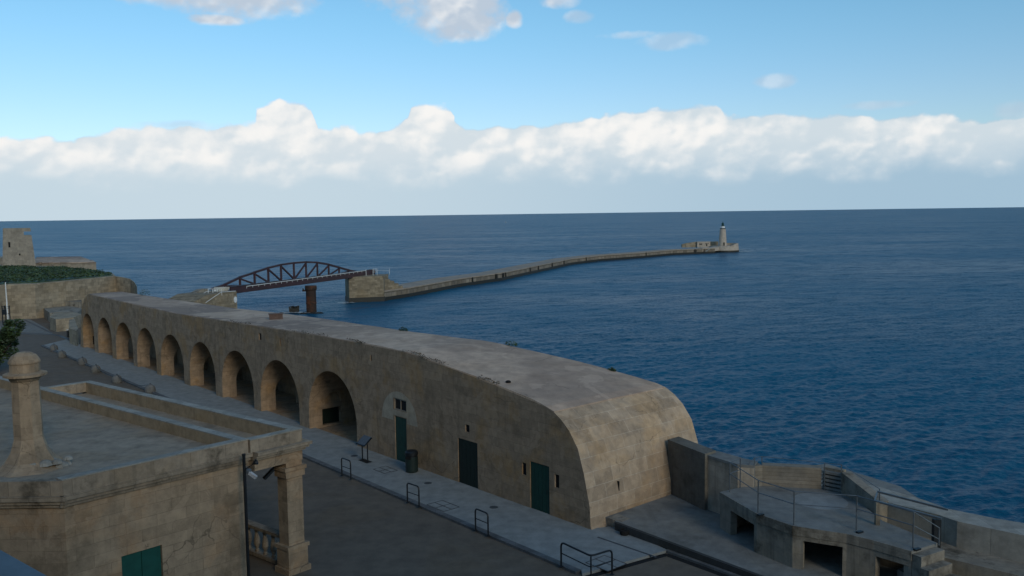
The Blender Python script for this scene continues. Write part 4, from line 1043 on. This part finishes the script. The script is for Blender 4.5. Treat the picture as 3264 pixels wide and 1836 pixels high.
    m=MB(); m.beam((tp.x-.45,p.y,tp.z+.1),(tp.x+.55,p.y,tp.z+.12),.08,.08); m.build('yard',M['iron'],E)
    fh=onplane(14,974,p,Vector((0,1,0))).z
    for dx in (-.42,0,.55,-.1):
        m=MB(); m.beam((p.x+dx,p.y+(.3 if dx in(-.1,) else 0),0),(p.x+dx,p.y,fh),.09,.09); m.build('leg',M['iron'],E)
    for z in (.08,1.5,2.2,fh-.15): m=MB(); m.beam((p.x-.45,p.y,z),(p.x+.6,p.y,z),.08,.08); m.build('crossbar',M['iron'],E)
    m=MB(); m.box((p.x-.1,p.y+.05,1.7),(.5,.25,.7)); m.build('box',M['iron'],E)
    m=MB(); m.box((p.x+.35,p.y+.08,.8),(.3,.03,1.2)); m.build('panel',M['bluegrey'],E)
    # lamp post
    g=G(50,985); tz=onplane(48,926,g,Vector((0,1,0))).z
    E=empty('lamp_post',g); tag(E,'dark lamp post with small globe lamp in front of the fort wall','street lamp')
    m=MB(); m.lathe(tuple(g),[(.16,0),(.16,.5),(.08,.6),(.06,tz-.35)],8); m.build('post',M['iron'],E)
    m=MB(); m.lathe((g.x,g.y,tz-.34),[(.10,0),(.22,.12),(.20,.34),(.05,.42)],10); m.build('lamp',M['iron'],E)
    m=MB(); m.lathe((g.x,g.y,tz+.09),[(.16,0),(.12,.1),(.02,.15)],10); m.build('lamp_top',M['white'],E)
    # small bollard posts
    for (x,y,tpx,tpy,l) in ((217,1074,217,1050,'short dark post with pale cap near the far end of the casemate'),(155,978,155,964,'thin dark post on the far terrace below the fort wall')):
        g=G(x,y); z=onplane(tpx,tpy,g,Vector((0,1,0))).z; E=empty('marker_post',g); tag(E,l,'post')
        m=MB(); m.lathe(tuple(g),[(.13,0),(.12,z-.1)],8); m.build('post',M['iron'],E); m=MB(); m.lathe((g.x,g.y,z-.099),[(.13,0),(.12,.08)],8); m.build('cap',M['white'],E)
    # planters and terraces
    def blk(name,pxs,z1,mat,lab,cat='wall'):
        w=MB(); w.prism([XY(G(x,y,0)) for x,y in pxs],0,z1); tag(w.build(name,mat),lab,cat)
    blk('stone_planter',[(160,1050),(180,1058),(236,1052),(262,1040),(232,1030),(176,1032)],1.55,M['fortwall'],'pale square stone planter block left of the casemate','planter')
    blk('stone_plinth',[(140,1012),(160,1028),(250,1028),(262,1012),(215,1004)],1.3,M['concrete'],'grey round edged plinth behind the stone planter','plinth')
    blk('terrace_wall',[(92,985),(130,1000),(262,1005),(262,985),(180,970)],1.9,M['concrete'],'grey terrace wall at the foot of the fort wall','wall')
    blk('terrace_step',[(0,1002),(70,998),(70,992),(0,994)],.7,M['kerb'],'low dark step below the lamp post','step')
    blk('end_wall',[(222,1096),(246,1107),(252,1099),(240,1062),(224,1066)],1.75,M['fortwall'],'short wall butting the far end of the casemate')
    def line(pts,w_,mat,name,z=.005):
        m=MB()
        for (a,b) in zip(pts,pts[1:]):
            p,q=G(*a,0),G(*b,0); d=(q-p).normalized(); n=Vector((-d.y,d.x,0))*w_/2; m.prism([XY(p-n),XY(q-n),XY(q+n),XY(p+n)],z-.004,z)
        tag(m.build(name,mat),kind='structure')
    line([(35,1062),(165,1066),(185,1069),(226,1083)],.35,M['iron'],'gutter')
    line([(20,1049),(75,1041)],.35,M['kerb'],'gutter',.006)
    line([(75,1018),(130,1045),(165,1062)],.3,M['kerb'],'gutter',.007)
    m=MB(); m.prism([XY(G(30,1058,0)),XY(G(168,1064,0)),XY(G(150,1048,0)),XY(G(100,1020,0)),XY(G(80,1012,0)),XY(G(20,1014,0)),XY(G(-80,1030,0)),XY(G(-80,1060,0))],-.004,.004); tag(m.build('path',M['apron']),kind='structure')
    # dark tree at the left edge
    g=G(-12,1190); E=empty('leafy_tree',g); tag(E,'dark leafy tree cut by the left edge of the picture','tree')
    m=MB(); m.tube([g,g+Vector((.2,.1,1.3)),g+Vector((-.2,.3,2.4))],[.22,.16,.10],8)
    rnd=random.Random(9)
    for k in range(9):
        a=k*.7; m.tube([g+Vector((0,.1,1.0+.1*k)),g+Vector((math.cos(a)*.8,math.sin(a)*.8,1.9+.15*k)),g+Vector((math.cos(a)*1.5,math.sin(a)*1.4,2.6+.18*k))],[.07,.045,.02],5)
    m.build('trunk',M['rust'],E)
    cl=[(rnd.gauss(0,.95),rnd.gauss(0,.95),rnd.uniform(1.3,4.1),rnd.uniform(.35,.75)) for _ in range(34)]
    def fn():
        c=rnd.choice(cl); d=Vector((rnd.gauss(0,1),rnd.gauss(0,1),rnd.gauss(0,1))).normalized()*c[3]*rnd.random()**.4
        return g+Vector((c[0],c[1],c[2]))+d
    m=MB(); leaves(m,9500,fn,.125,rnd); m.build('crown',M['leaf'],E,weld=False)
build_left()
# ------------------------------------------------------------------ tufts on the casemate roof, small roof things
def tuft(s,v,z,w,h,lab,n=220):
    rnd=random.Random(int(s*100)); c=K(s,v,z); m=MB()
    def fn(): 
        a=rnd.uniform(0,6.28); r=rnd.random()**.5*w; return c+U*math.cos(a)*r+N*math.sin(a)*r*.5+Vector((0,0,rnd.random()*h*(1-r/w*.6)))
    leaves(m,n,fn,.04,rnd)
    tag(m.build('roof_weed',M['leaf'],weld=False),lab,'plant','weeds along the seaward roof edge')
def build_roofbits():
    for px,py,w,h,l in ((478,940,.9,.9,'dark weed clump on the far roof edge, left of the bridge'),(1286,1056,.4,.35,'low weed tuft on the roof edge nearest the middle of the range'),(1634,1104,.5,.38,'wide weed tuft on the seaward roof edge'),(1951,1182,.25,.22,'small weed tuft on the roof edge near the rounded end')):
        z=5.6
        for _ in range(5):
            q=G(px,py,z); s=(q-C0).dot(U); z=interp(s,TOP)
        tuft(s,min((q-C0).dot(N),interp(s,VB)+.1),z+.02,w,h,l)
    z=5.9; q=G(880,1022,z); s=(q-C0).dot(U); v=(q-C0).dot(N)
    m=MB(); c=K(s,v,interp(s,TOP)); m.box((c.x,c.y,c.z+.22),(.95,.5,.4),.3); m.box((c.x,c.y,c.z+.45),(1.05,.6,.06),.3)
    tag(m.build('roof_vent',plain('brown brick',(.11,.07,.055),.9)),'small brown brick vent box on the casemate roof','vent')
    q=G(1620,1211,5.6); s=(q-C0).dot(U); v=(q-C0).dot(N); c=K(s,v,interp(s,TOP)+.05)
    m=MB(); m.lathe(tuple(c),[(.13,0),(.13,.06),(.09,.09),(.09,.05)],12); tag(m.build('roof_outlet',M['black']),'small black outlet ring on the near part of the casemate roof','outlet')
build_roofbits()
def build_edge_grass():
    rnd=random.Random(21); m=MB()
    def fn():
        a=rnd.choice([(10.2,14.2),(10.5,13.4),(18,20),(22,27),(6.2,7.6),(33,37)]); s=rnd.uniform(*a); return K(s,rnd.uniform(.0,.32)+.1*math.sin(s*3),interp(s,TOP)+.03+rnd.random()**2*.11)
    leaves(m,800,fn,.04,rnd)
    tag(m.build('edge_grass',plain('dry grass',(.09,.075,.05),.9,var=.5,sc=2),weld=False),'dry brown grass growing along the front lip of the casemate roof','grass',kind='stuff')
build_edge_grass()
# ------------------------------------------------------------------ bridge
def build_bridge():
    P1=G(*Z3(1900,365),-4.6); P0=G(*Z3(660,530),-4.6); D=(P1-P0); D.z=0; D.normalize(); L=Vector((-D.y,D.x,0))   # L: to the left (seaward/far side)
    P0=Vector((P0.x,P0.y,0)); O=P0-D*6
    def meas(pt,off):
        q=onplane(pt[0],pt[1],O+L*off,L); return (q-O).dot(D),q.z
    def Q(t,off,z): return O+D*t+L*off+Vector((0,0,z))
    E=empty('arched_truss_bridge',Q(30,2,-4)); tag(E,'dark red steel footbridge with one arched truss, joining the fort to the breakwater','bridge')
    off=4.2
    g0=meas(Z3(600,520),0); g1=meas(Z3(2165,345),0)
    t0=g0[0]; t1=meas(Z3(2165,320),0)[0]
    # near girder
    zb=-4.6; zt=meas(Z3(1400,365),0)[1]-.05
    m=MB(); m.beam(Q(t0,0,(zb+zt)/2),Q(t1-.8,0,(zb+zt)/2),.35,zt-zb); m.build('girder',M['bridge'],E)
    m=MB(); m.beam(Q(t0,0,zt+.05),Q(t1-.8,0,zt+.05),.7,.10); m.beam(Q(t0,0,zb-.05),Q(t1-.8,0,zb-.05),.7,.10); m.build('flange',M['bridged'],E)
    m=MB(); m.box(tuple(Q((t0+t1)/2,off/2,zb+.35)),(t1-t0,off-.4,.25),math.atan2(D.y,D.x)); m.build('deck',M['bridged'],E)
    # rounded nose over the far pier
    m=MB(); m.lathe((0,0,0),[(.1,0)],4) if False else None
    pr=[(0,zb-.1),(1.2,zb-.05),(2.0,zb+.4),(2.2,zt-.6),(1.6,zt-.05),(0,zt+.1)]
    A=[Q(t1-.8+a,-.25,z) for a,z in pr]; B=[Q(t1-.8+a,.8,z) for a,z in pr]
    for i in range(6): j=(i+1)%6; m.face([A[i],A[j],B[j],B[i]])
    m.face(A[::-1]); m.face(B); o=m.build('girder_nose',M['bridged'],E); fixn(o)
    # bottom chord of truss on the far side
    c0=meas(Z3(600,462),off); c1=meas(Z3(2010,292),off)
    zc=(c0[1]+c1[1])/2
    m=MB(); m.beam(Q(c0[0],off,c0[1]-.5),Q(c1[0],off,c1[1]-.5),.5,1.0); m.build('bottom_chord',M['bridged'],E)
    zline=lambda t: lerp(c0[1],c1[1],(t-c0[0])/(c1[0]-c0[0]))
    arch=[meas(Z3(*p),off) for p in ((400,480),(540,432),(705,352),(865,298),(1015,248),(1155,214),(1297,194),(1430,185),(1555,190),(1680,212),(1795,245),(1900,275),(2010,296))]
    m=MB()
    for a,b in zip(arch,arch[1:]): m.beam(Q(a[0]-.15,off,a[1]-.15),Q(b[0]+.15,off,b[1]-.15),.62,.50)
    m.build('arch_chord',M['bridge'],E)
    vx=[540,705,865,1015,1155,1297,1430,1555,1680,1795,1900]
    nodes=[]
    for k,a in enumerate(arch[1:-1]):
        zb_=zline(a[0]); nodes.append((a[0],a[1]-.3,zb_))
        if a[1]-.3-zb_>.4:
            m=MB(); m.beam(Q(a[0],off,zb_-.1),Q(a[0],off,a[1]-.3),.45,.62); m.build('vertical',M['bridge'],E)
    for k in range(len(nodes)-1):
        a,b=nodes[k],nodes[k+1]
        m=MB()
        if k<5: m.beam(Q(a[0],off,a[1]-.2),Q(b[0],off,b[2]-.1),.34,.40)
        else: m.beam(Q(a[0],off,a[2]-.1),Q(b[0],off,b[1]-.2),.34,.40)
        m.build('diagonal',M['bridge'],E)
    # handrail with brackets
    r0=meas(Z3(780,457),-.35); r1=meas(Z3(2090,283),-.35)
    m=MB(); m.beam(Q(r0[0],-.35,r0[1]),Q(r1[0],-.35,r1[1]),.12,.14)
    n=24
    for k in range(n+1):
        t=k/n; a=Q(lerp(r0[0],r1[0],t),-.35,lerp(r0[1],r1[1],t)); m.beam(a,a-Vector((0,0,.5)),.08,.08)
    m.build('handrail',M['white'],E)
    # upper far rail beyond nose
    # ---- near abutment
    ab=meas(Z3(665,560),0)
    hz=-4.75
    E2=empty('near_abutment',Q(2,2,SEA)); tag(E2,'stone abutment with stairs at the landward end of the bridge','abutment')
    w=MB(); near=-1.2; te=(onplane(*Z6(1408,760),O+L*near,L)-O).dot(D)
    z0=hz
    def pp(pt): q=onplane(pt[0],pt[1],O+L*near,L); return (q-O).dot(D),q.z
    s0=pp(Z6(130,860)); s1=pp(Z6(480,590)); s2=pp(Z6(650,560)); s3=pp(Z6(660,720))
    w.prism([XY(Q(s3[0],near,0)),XY(Q(te,near,0)),XY(Q(te,7.5,0)),XY(Q(s3[0],7.5,0))],SEA-2,s3[1])
    w.prism([XY(Q(s3[0]-.001,near,0)),XY(Q(s3[0]-.001,7.5,0)),XY(Q(s0[0]-10,7.5,0)),XY(Q(s0[0]-10,near,0))],SEA-2,[s3[1],s3[1],s0[1]-4,s0[1]-4])
    w.build('wall',M['pierstone'],E2)
    w=MB(); r1_,r2_=s1,s2
    # curved flank wall behind the stairs
    fl=[onplane(*Z6(x,y),O+L*5,L) for x,y in ((100,860),(200,770),(330,680),(480,595),(560,570),(660,562))]
    for a,b in zip(fl,fl[1:]):
        ta,tb=(a-O).dot(D),(b-O).dot(D); w.prism([XY(Q(ta,5,0)),XY(Q(tb,5,0)),XY(Q(tb,6.5,0)),XY(Q(ta,6.5,0))],SEA-1,[a.z,b.z,b.z,a.z])
    w.build('flank_wall',M['concrete'],E2)
    def rl(name,pts,lab,r=.07,posts=()):
        m=MB(); m.tube(pts,r,5); 
        for a,b in posts: m.tube([a,b],r,5)
        tag(m.build(name,M['white']),lab,'railing')
    def on(x,y,off): return onplane(*Z6(x,y),O+L*off,L)
    rl('stair_railing',[on(605,925,near),on(1010,650,near),on(1375,625,near)],'white handrail climbing the abutment stairs, near side',posts=((on(1010,590,near),on(1025,740,near)),))
    rl('stair_railing',[on(275,880,2.6),on(620,640,2.6),on(750,625,2.6)],'white handrail climbing the abutment stairs, far side')
    m=MB(); 
    for x in (672,790,905): m.tube([on(x,570,1.5),on(x+5,720,1.5)],.09,5)
    m.tube([on(665,572,1.5),on(960,572,1.5)],.08,5)
    tag(m.build('white_gate',M['white']),'white framed gate at the landward end of the bridge','gate')
    m=MB(); a,b=on(820,590,1.4),on(880,590,1.4); c,d=on(880,635,1.4),on(820,635,1.4)
    m.face([a,b,c,d]); m.face([x+L*.05 for x in (d,c,b,a)]); tag(m.build('warning_sign',M['white']),'small white notice on the bridge gate','sign')
    m=MB(); a,b,c=on(960,530,2),on(1230,520,2),on(1180,640,2); d=on(960,640,2)
    A=[a,b,c,d]; B=[x+L*1.6 for x in A]; m.face(A); m.face(B[::-1])
    for i in range(4): j=(i+1)%4; m.face([A[i],B[i],B[j],A[j]])
    o=m.build('canvas_cover',M['cream']); fixn(o); tag(o,'cream canvas cover heaped on the landward end of the bridge','cover')
    m=MB(); q=on(1365,847,near-.02); m.box((q.x,q.y,q.z),(.1,1.1,1.3),0); 
    m=MB(); 
    x_=D; 
    pts=[q+D*math.cos(a)*.55+Vector((0,0,math.sin(a)*.75)) for a in [2*math.pi*k/18 for k in range(18)]]
    m.face(pts[::-1]); m.face([p-L*.15 for p in pts])
    for i in range(18): j=(i+1)%18; m.face([pts[i],pts[j],pts[j]-L*.15,pts[i]-L*.15])
    o=m.build('round_plaque',M['white']); fixn(o); tag(o,'white round plaque on the abutment face','plaque')
    # ---- old pier column and wreckage
    c=G(*Z3(1494,748),SEA); zt_=onplane(*Z3(1494,450),c,Vector((0,1,0))).z
    E3=empty('old_iron_pier',c); tag(E3,'rusty round iron pier of the old bridge standing in the sea','pier')
    r=1.33
    m=MB(); m.lathe((c.x,c.y,SEA-1),[(r,0),(r,3.4),(r+.1,3.5),(r+.1,3.7),(r,3.8),(r,7.0-.0),(r+.12,7.05),(r+.12,zt_-SEA-.2),(r+.25,zt_-SEA+.1),(r+.2,zt_-SEA+1)],24); m.build('column',M['rust'],E3)
    m=MB(); m.beam((c.x-r-.9,c.y,zt_-1.3),(c.x-r+.2,c.y,zt_-1.3),.5,.4); m.beam((c.x-r-.7,c.y,zt_-1.3),(c.x-r-.7,c.y,zt_-.7),.3,.3); m.build('bracket',M['rust'],E3)
    m=MB(); rnd=random.Random(4)
    for k in range(16): 
        a=rnd.uniform(0,6.28); d=rnd.uniform(1.2,3.4); s=rnd.uniform(.4,1.0); m.lathe((c.x+math.cos(a)*d,c.y+math.sin(a)*d,SEA-.3),[(s,0),(s*.8,.35),(s*.3,.62)],6)
    tag(m.build('tidal_rocks',M['wet']),'dark wet rocks round the foot of the old iron pier','rocks')
    c=G(*Z3(1303,738),SEA); m=MB(); zt2=onplane(*Z3(1303,688),c,Vector((0,1,0))).z
    m.box((c.x,c.y,(SEA+zt2)/2-.1),(2.6,2.2,zt2-SEA-.2),.2)
    for k in range(6): m.box((c.x-1.1+.45*k,c.y-.6+.3*(k%3),zt2+.05*(k%2)),(.35,.5,.5+.15*(k%3)),.2+k*.3)
    tag(m.build('iron_wreckage',M['wet']),'black lump of iron wreckage awash beside the old pier','wreckage')
    m=MB(); rnd=random.Random(8); cc=G(*Z3(1290,752),SEA)
    m=MB()
    for k in range(60):
        t=rnd.uniform(-3.8,6.0); s=rnd.uniform(.10,.42)
        p=cc+Vector((t,rnd.gauss(0,.5)+(-.3 if t>0 else .2),.22)); n_=7
        m.face([p+Vector((math.cos(6.283*i/n_)*s*2.2,math.sin(6.283*i/n_)*s*.8,0)) for i in range(n_)])
    for px,py,n_,sx,sy in ((2362,801,26,7,9),(2385,795,14,9,12),(1108,968,16,1.6,2.2),(1180,952,10,4,1.2)):
        c_=G(px,py,SEA)
        for k in range(n_):
            s_=rnd.uniform(.15,.6)*(c_.y/350); p=c_+Vector((rnd.gauss(0,sx*.5),rnd.gauss(0,sy*.5),.3))
            m.face([p+Vector((math.cos(6.283*i/7)*s_*2.4,math.sin(6.283*i/7)*s_*1.1,0)) for i in range(7)])
    tag(m.build('sea_foam',M['white'],weld=False),'white foam where small waves break on the wreckage, pier and breakwater head','foam',kind='stuff')
build_bridge()
# ------------------------------------------------------------------ breakwater and lighthouse
def build_mole():
    DZ=-9.0
    a=G(*ZA(72,950),SEA); b=G(*ZA(640,925),SEA)
    # head block under the bridge end
    c=G(*ZA(750,905),SEA); 
    D=Vector((.40,.917,0))
    dn=(b-a); dn.z=0; ln=dn.length; dn.normalize(); bk=Vector((-dn.y,dn.x,0)); 
    E=empty('bridge_pier',a); tag(E,'high yellow stone pier carrying the seaward end of the bridge','pier')
    PZ=-4.45
    w=MB(); Wp=8.5
    w.prism([XY(a),XY(b),XY(b+bk*Wp+dn*3.0),XY(a+bk*Wp)],SEA+1.35,PZ); w.build('wall',M['pierstone'],E)
    w=MB(); w.prism([XY(a-dn*.15-bk*.15),XY(b+dn*.15-bk*.15),XY(b+bk*Wp+dn*3.2),XY(a+bk*Wp-dn*.15)],SEA-2,SEA+1.36); w.build('foot',M['wet'],E)
    # steps down to the deck
    nearL=[G(*ZA(655,921),SEA),G(*ZA(1050,860),SEA),G(*ZA(1900,690),SEA),G(*ZA(2576,588),SEA),G(*ZB(800,568),SEA),G(*ZB(1400,432),SEA),G(*ZB(1850,374),SEA),G(*ZB(2576,318),SEA),G(*ZL(-50,1262),SEA),G(*ZL(1000,1215),SEA),G(*ZL(1450,1200),SEA)]
    wd=[]; 
    for i,p in enumerate(nearL):
        q=nearL[min(i+1,len(nearL)-1)]-nearL[max(i-1,0)]; q.z=0; q.normalize(); l=Vector((-q.y,q.x,0)); wd.append(p+l*9.5)
    def par(z0,z1,inset,mat,name,parent):
        w=MB(); A=[p+(f-p).normalized()*inset for p,f in zip(nearL,wd)]; B=[f-(f-p).normalized()*inset for p,f in zip(nearL,wd)]
        for i in range(len(A)-1): w.prism([XY(A[i]),XY(A[i+1]),XY(B[i+1]),XY(B[i])],z0,z1)
        return w.build(name,mat,parent)
    E2=empty('breakwater',nearL[4]); tag(E2,'long curved stone breakwater running out to the lighthouse','breakwater')
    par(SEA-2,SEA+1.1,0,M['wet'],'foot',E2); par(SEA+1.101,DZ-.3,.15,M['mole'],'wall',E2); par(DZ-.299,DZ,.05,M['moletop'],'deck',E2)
    # sloping approach between block and breakwater
    w=MB(); p0=b+bk*1.0+dn*.0; q0=b+dn*6.8+bk*6.5
    hs=[PZ-1.3,PZ-2.0,PZ-2.9,PZ-3.8]
    for k,z in enumerate(hs):
        u0=b+dn*(.8+1.6*k)+bk*(2.2+1.5*k); w.prism([XY(u0),XY(u0+dn*1.7+bk*1.1),XY(u0+dn*1.0+bk*6.5),XY(u0-dn*1.2+bk*5.5)],SEA,z)
    w.build('steps',M['pierstone'],E)
    # dark buttress slots on the wall
    m=MB(); 
    for px,py in ((ZB(625,500)),(ZB(778,472)),(ZB(1085,425)),(ZB(1325,385)),ZA(2255,500),ZA(2380,490),ZA(2500,480),ZA(2030,560),ZB(1620,330),ZB(2410,245),ZL(1000,1080),ZL(890,1100),ZL(800,1100),ZB(170,590),ZB(80,610)):
        q=G(px,py,-9.8); 
        # nearest wall segment
        best=None
        for i in range(len(nearL)-1):
            p,f=nearL[i],nearL[i+1]; d=(f-p); d.z=0; t=max(0,min(1,(q-p).dot(d)/d.dot(d))); r=p+d*t; e=(Vector((r.x,r.y,0))-Vector((q.x,q.y,0))).length
            if best is None or e<best[0]: best=(e,r,d.normalized())
        _,r,d=best; m.box((r.x,r.y,-10.05),(.5,.5,1.7),math.atan2(d.y,d.x))
    m.build('slot',M['wet'],E2)
    # round head
    A_=G(*ZL(1440,1195),SEA); e=G(*ZL(2190,1160),SEA)
    cx=(A_+e)/2; ctr=Vector((cx.x+1.2,cx.y+8.5,0)); rad=(e-A_).length/2+.4
    E3=empty('lighthouse_platform',(ctr.x,ctr.y,SEA)); tag(E3,'rounded stone platform head at the end of the breakwater','platform')
    w=MB(); w.lathe((ctr.x,ctr.y,SEA-2),[(rad,0),(rad,3.2)],28); w.build('foot',M['wet'],E3)
    w=MB(); w.lathe((ctr.x,ctr.y,SEA+1.2),[(rad-.2,0),(rad-.5,2.6)],28); w.prism([XY(nearL[-2]),XY(A_),XY(ctr),XY(nearL[-2]+Vector((0,9,0)))],SEA+1.2,DZ+.35); w.build('wall',M['light'],E3)
    # parapet on seaward right side
    w=MB(); n=20
    for k in range(n):
        a0,a1=[R(-75+165*(k+i)/n) for i in (0,1)]
        P=[(ctr.x+math.cos(a)*rr,ctr.y+math.sin(a)*rr) for a,rr in ((a0,rad-.5),(a1,rad-.5),(a1,rad-1.4),(a0,rad-1.4))]
        w.prism(P,SEA+3.8,SEA+3.8+min(1.55,.5+k*.35))
    w.build('parapet',M['light'],E3)
    # tower
    fb=G(*ZL(1695,930),-8.2); c=Vector((ctr.x-.9,ctr.y+.0,0)); 
    k=(c.y)/F
    bz=SEA+3.8
    rb=(1835-1545)*.0893*k/2; rt=(1800-1590)*.0893*k/2
    top=onplane(*ZL(1690,335),c,Vector((0,1,0))).z
    E4=empty('lighthouse',(c.x,c.y,bz)); tag(E4,'tapering cream stone lighthouse with green lantern on the breakwater head','lighthouse')
    w=MB(); w.lathe((c.x,c.y,bz),[(rb*1.02,0),(lerp(rb,rt,.35),(top-bz)*.35),(lerp(rb,rt,.75),(top-bz)*.75),(rt,top-bz)],20); w.build('tower',M['light'],E4)
    w=MB(); w.lathe((c.x,c.y,top),[(rt*.8,0.001),(rt*.95,.35),(rt*.95,.55)],20); w.build('gallery',M['iron'],E4)
    w=MB(); w.lathe((c.x,c.y,top+.551),[(rt*.72,0),(rt*.72,1.15)],16); w.build('lantern_base',M['white'],E4)
    g=plain('green lantern paint',(.006,.04,.035),.5)
    w=MB(); w.lathe((c.x,c.y,top+1.702),[(rt*.7,0),(rt*.7,.2),(rt*.42,.35),(rt*.40,1.5),(rt*.5,1.6),(rt*.25,2.1),(.12,2.4),(.1,3.0)],14); w.build('lantern',g,E4)
    dq=onplane(*ZL(1757,850),c-Vector((0,rb*.93,0)),Vector((0,1,0)))
    w=MB(); w.box((dq.x,c.y-rb*.82,bz+1.2),(.75,1.2,2.0),.35); w.build('door',M['black'],E4)
    # keepers building on the breakwater
    hb=G(*ZL(790,965),-8.7); he=G(*ZL(1300,960),-8.6); y=(hb.y+he.y)/2
    ht=onplane(*ZL(1290,785),Vector((0,y,0)),Vector((0,1,0))).z
    E5=empty('breakwater_house',((hb.x+he.x)/2,y,-9)); tag(E5,'low pale flat roofed building with dark windows before the lighthouse','building')
    bx=hb.x; ex=he.x
    w=MB(); w.prism([(bx,y),(ex,y),(ex+.5,y+6),(bx-.3,y+6)],-9.2,ht-.15); w.prism([(bx-.08,y-.08),(ex+.08,y-.08),(ex+.58,y+6.1),(bx-.38,y+6.1)],ht-.149,ht); w.build('wall',M['light'],E5)
    for x0,x1,y0,y1 in ((888,912,850,912),(925,948,850,912),(962,985,850,912),(1090,1112,845,880),(1190,1215,845,880)):
        p,q=onplane(*ZL(x0,y0),Vector((0,y,0)),Vector((0,1,0))),onplane(*ZL(x1,y1),Vector((0,y,0)),Vector((0,1,0)))
        m=MB(); m.box(((p.x+q.x)/2,y,(p.z+q.z)/2),(q.x-p.x,.1,p.z-q.z)); m.build('window',M['black'],E5)
    p,q=onplane(*ZL(1132,845),Vector((0,y,0)),Vector((0,1,0))),onplane(*ZL(1170,945),Vector((0,y,0)),Vector((0,1,0)))
    m=MB(); m.box(((p.x+q.x)/2,y,(p.z+q.z)/2),(q.x-p.x,.12,p.z-q.z)); m.build('door',M['black'],E5)
    m=MB(); l0=onplane(*ZL(275,990),Vector((0,y+2,0)),Vector((0,1,0))); l1=onplane(*ZL(1540,900),Vector((0,y+5,0)),Vector((0,1,0)))
    lt=onplane(*ZL(640,795),Vector((0,y+2,0)),Vector((0,1,0))).z; l2=onplane(*ZL(390,850),Vector((0,y+2,0)),Vector((0,1,0)))
    m.prism([(l2.x,y+1.5),(bx-.2,y+1.5),(bx-.2,y+5),(l2.x,y+5)],-9.2,[l2.z,lt,lt,l2.z]); m.prism([(l0.x,y+2),(l2.x-.01,y+2),(l2.x-.01,y+5),(l0.x,y+5)],-9.2,[l2.z-.6,l2.z-.1,l2.z-.1,l2.z-.6])
    m.prism([(ex+.6,y+3.5),(l1.x,y+3.5),(l1.x,y+6),(ex+.6,y+6)],-9.2,ht-.1)
    tag(m.build('shelter_wall',M['fortwall']),'brown stone shelter wall behind the low breakwater building','wall')
    # pale ramp
    m=MB(); r0,r1=G(*ZL(1120,1132),SEA+2.2),G(*ZL(1330,1000),DZ+.3); m.beam(r0,r1,.4,.3); tag(m.build('stone_stair',M['coping']),'pale stair slanting down the breakwater side below the lighthouse','stair')
    # railings on the high pier
    m=MB(); zt=PZ+1.5
    for x in (460,525,345,730): q=onplane(*ZA(x,490),a+bk*4,bk); m.tube([(q.x,q.y,PZ),(q.x,q.y,PZ+1.9)],.07,5)
    q0,q1=onplane(*ZA(455,410),a+bk*4,bk),onplane(*ZA(530,410),a+bk*4,bk); m.tube([(q0.x,q0.y,PZ+1.9),(q1.x,q1.y,PZ+1.9)],.07,5); m.tube([(q0.x,q0.y,PZ+1.0),(q1.x,q1.y,PZ+1.0)],.05,5)
    q1=onplane(*ZA(730,490),a+bk*4,bk); m.tube([(q0.x,q0.y,PZ+1.5),(q1.x,q1.y,PZ+1.2)],.04,5)
    tag(m.build('pier_railing',M['white']),'white railing on top of the high bridge pier','railing')
    # distant sail
    s=G(1612,710,SEA); h=4*s.y/F
    E6=empty('sailing_boat',(s.x,s.y,SEA)); tag(E6,'tiny white sailing boat near the horizon','boat')
    m=MB(); l=h*.45; hull=[(s.x-l,s.y),(s.x-l*.5,s.y-l*.22),(s.x+l*.8,s.y-l*.2),(s.x+l*1.1,s.y),(s.x+l*.8,s.y+l*.2),(s.x-l*.5,s.y+l*.22)]; m.prism(hull,SEA-.2,SEA+h*.12); m.build('hull',M['white'],E6)
    m=MB(); m.tube([(s.x,s.y,SEA+h*.12),(s.x,s.y,SEA+h*1.1)],.12,5); m.build('mast',M['iron'],E6)
    m=MB(); A=[Vector((s.x-.1,s.y,SEA+h*.2)),Vector((s.x-l*.9,s.y+.5,SEA+h*.2)),Vector((s.x-.1,s.y,SEA+h*1.05))]; m.face(A); m.face([p+Vector((0,.1,0)) for p in A[::-1]])
    B=[Vector((s.x+.2,s.y,SEA+h*.2)),Vector((s.x+l,s.y,SEA+h*.2)),Vector((s.x+.2,s.y,SEA+h*.95))]; m.face(B[::-1]); m.face([p+Vector((0,.1,0)) for p in B]); m.build('sail',M['white'],E6,weld=False)
build_mole()
for o in bpy.data.objects:
    if '_o' in o: del o['_o']
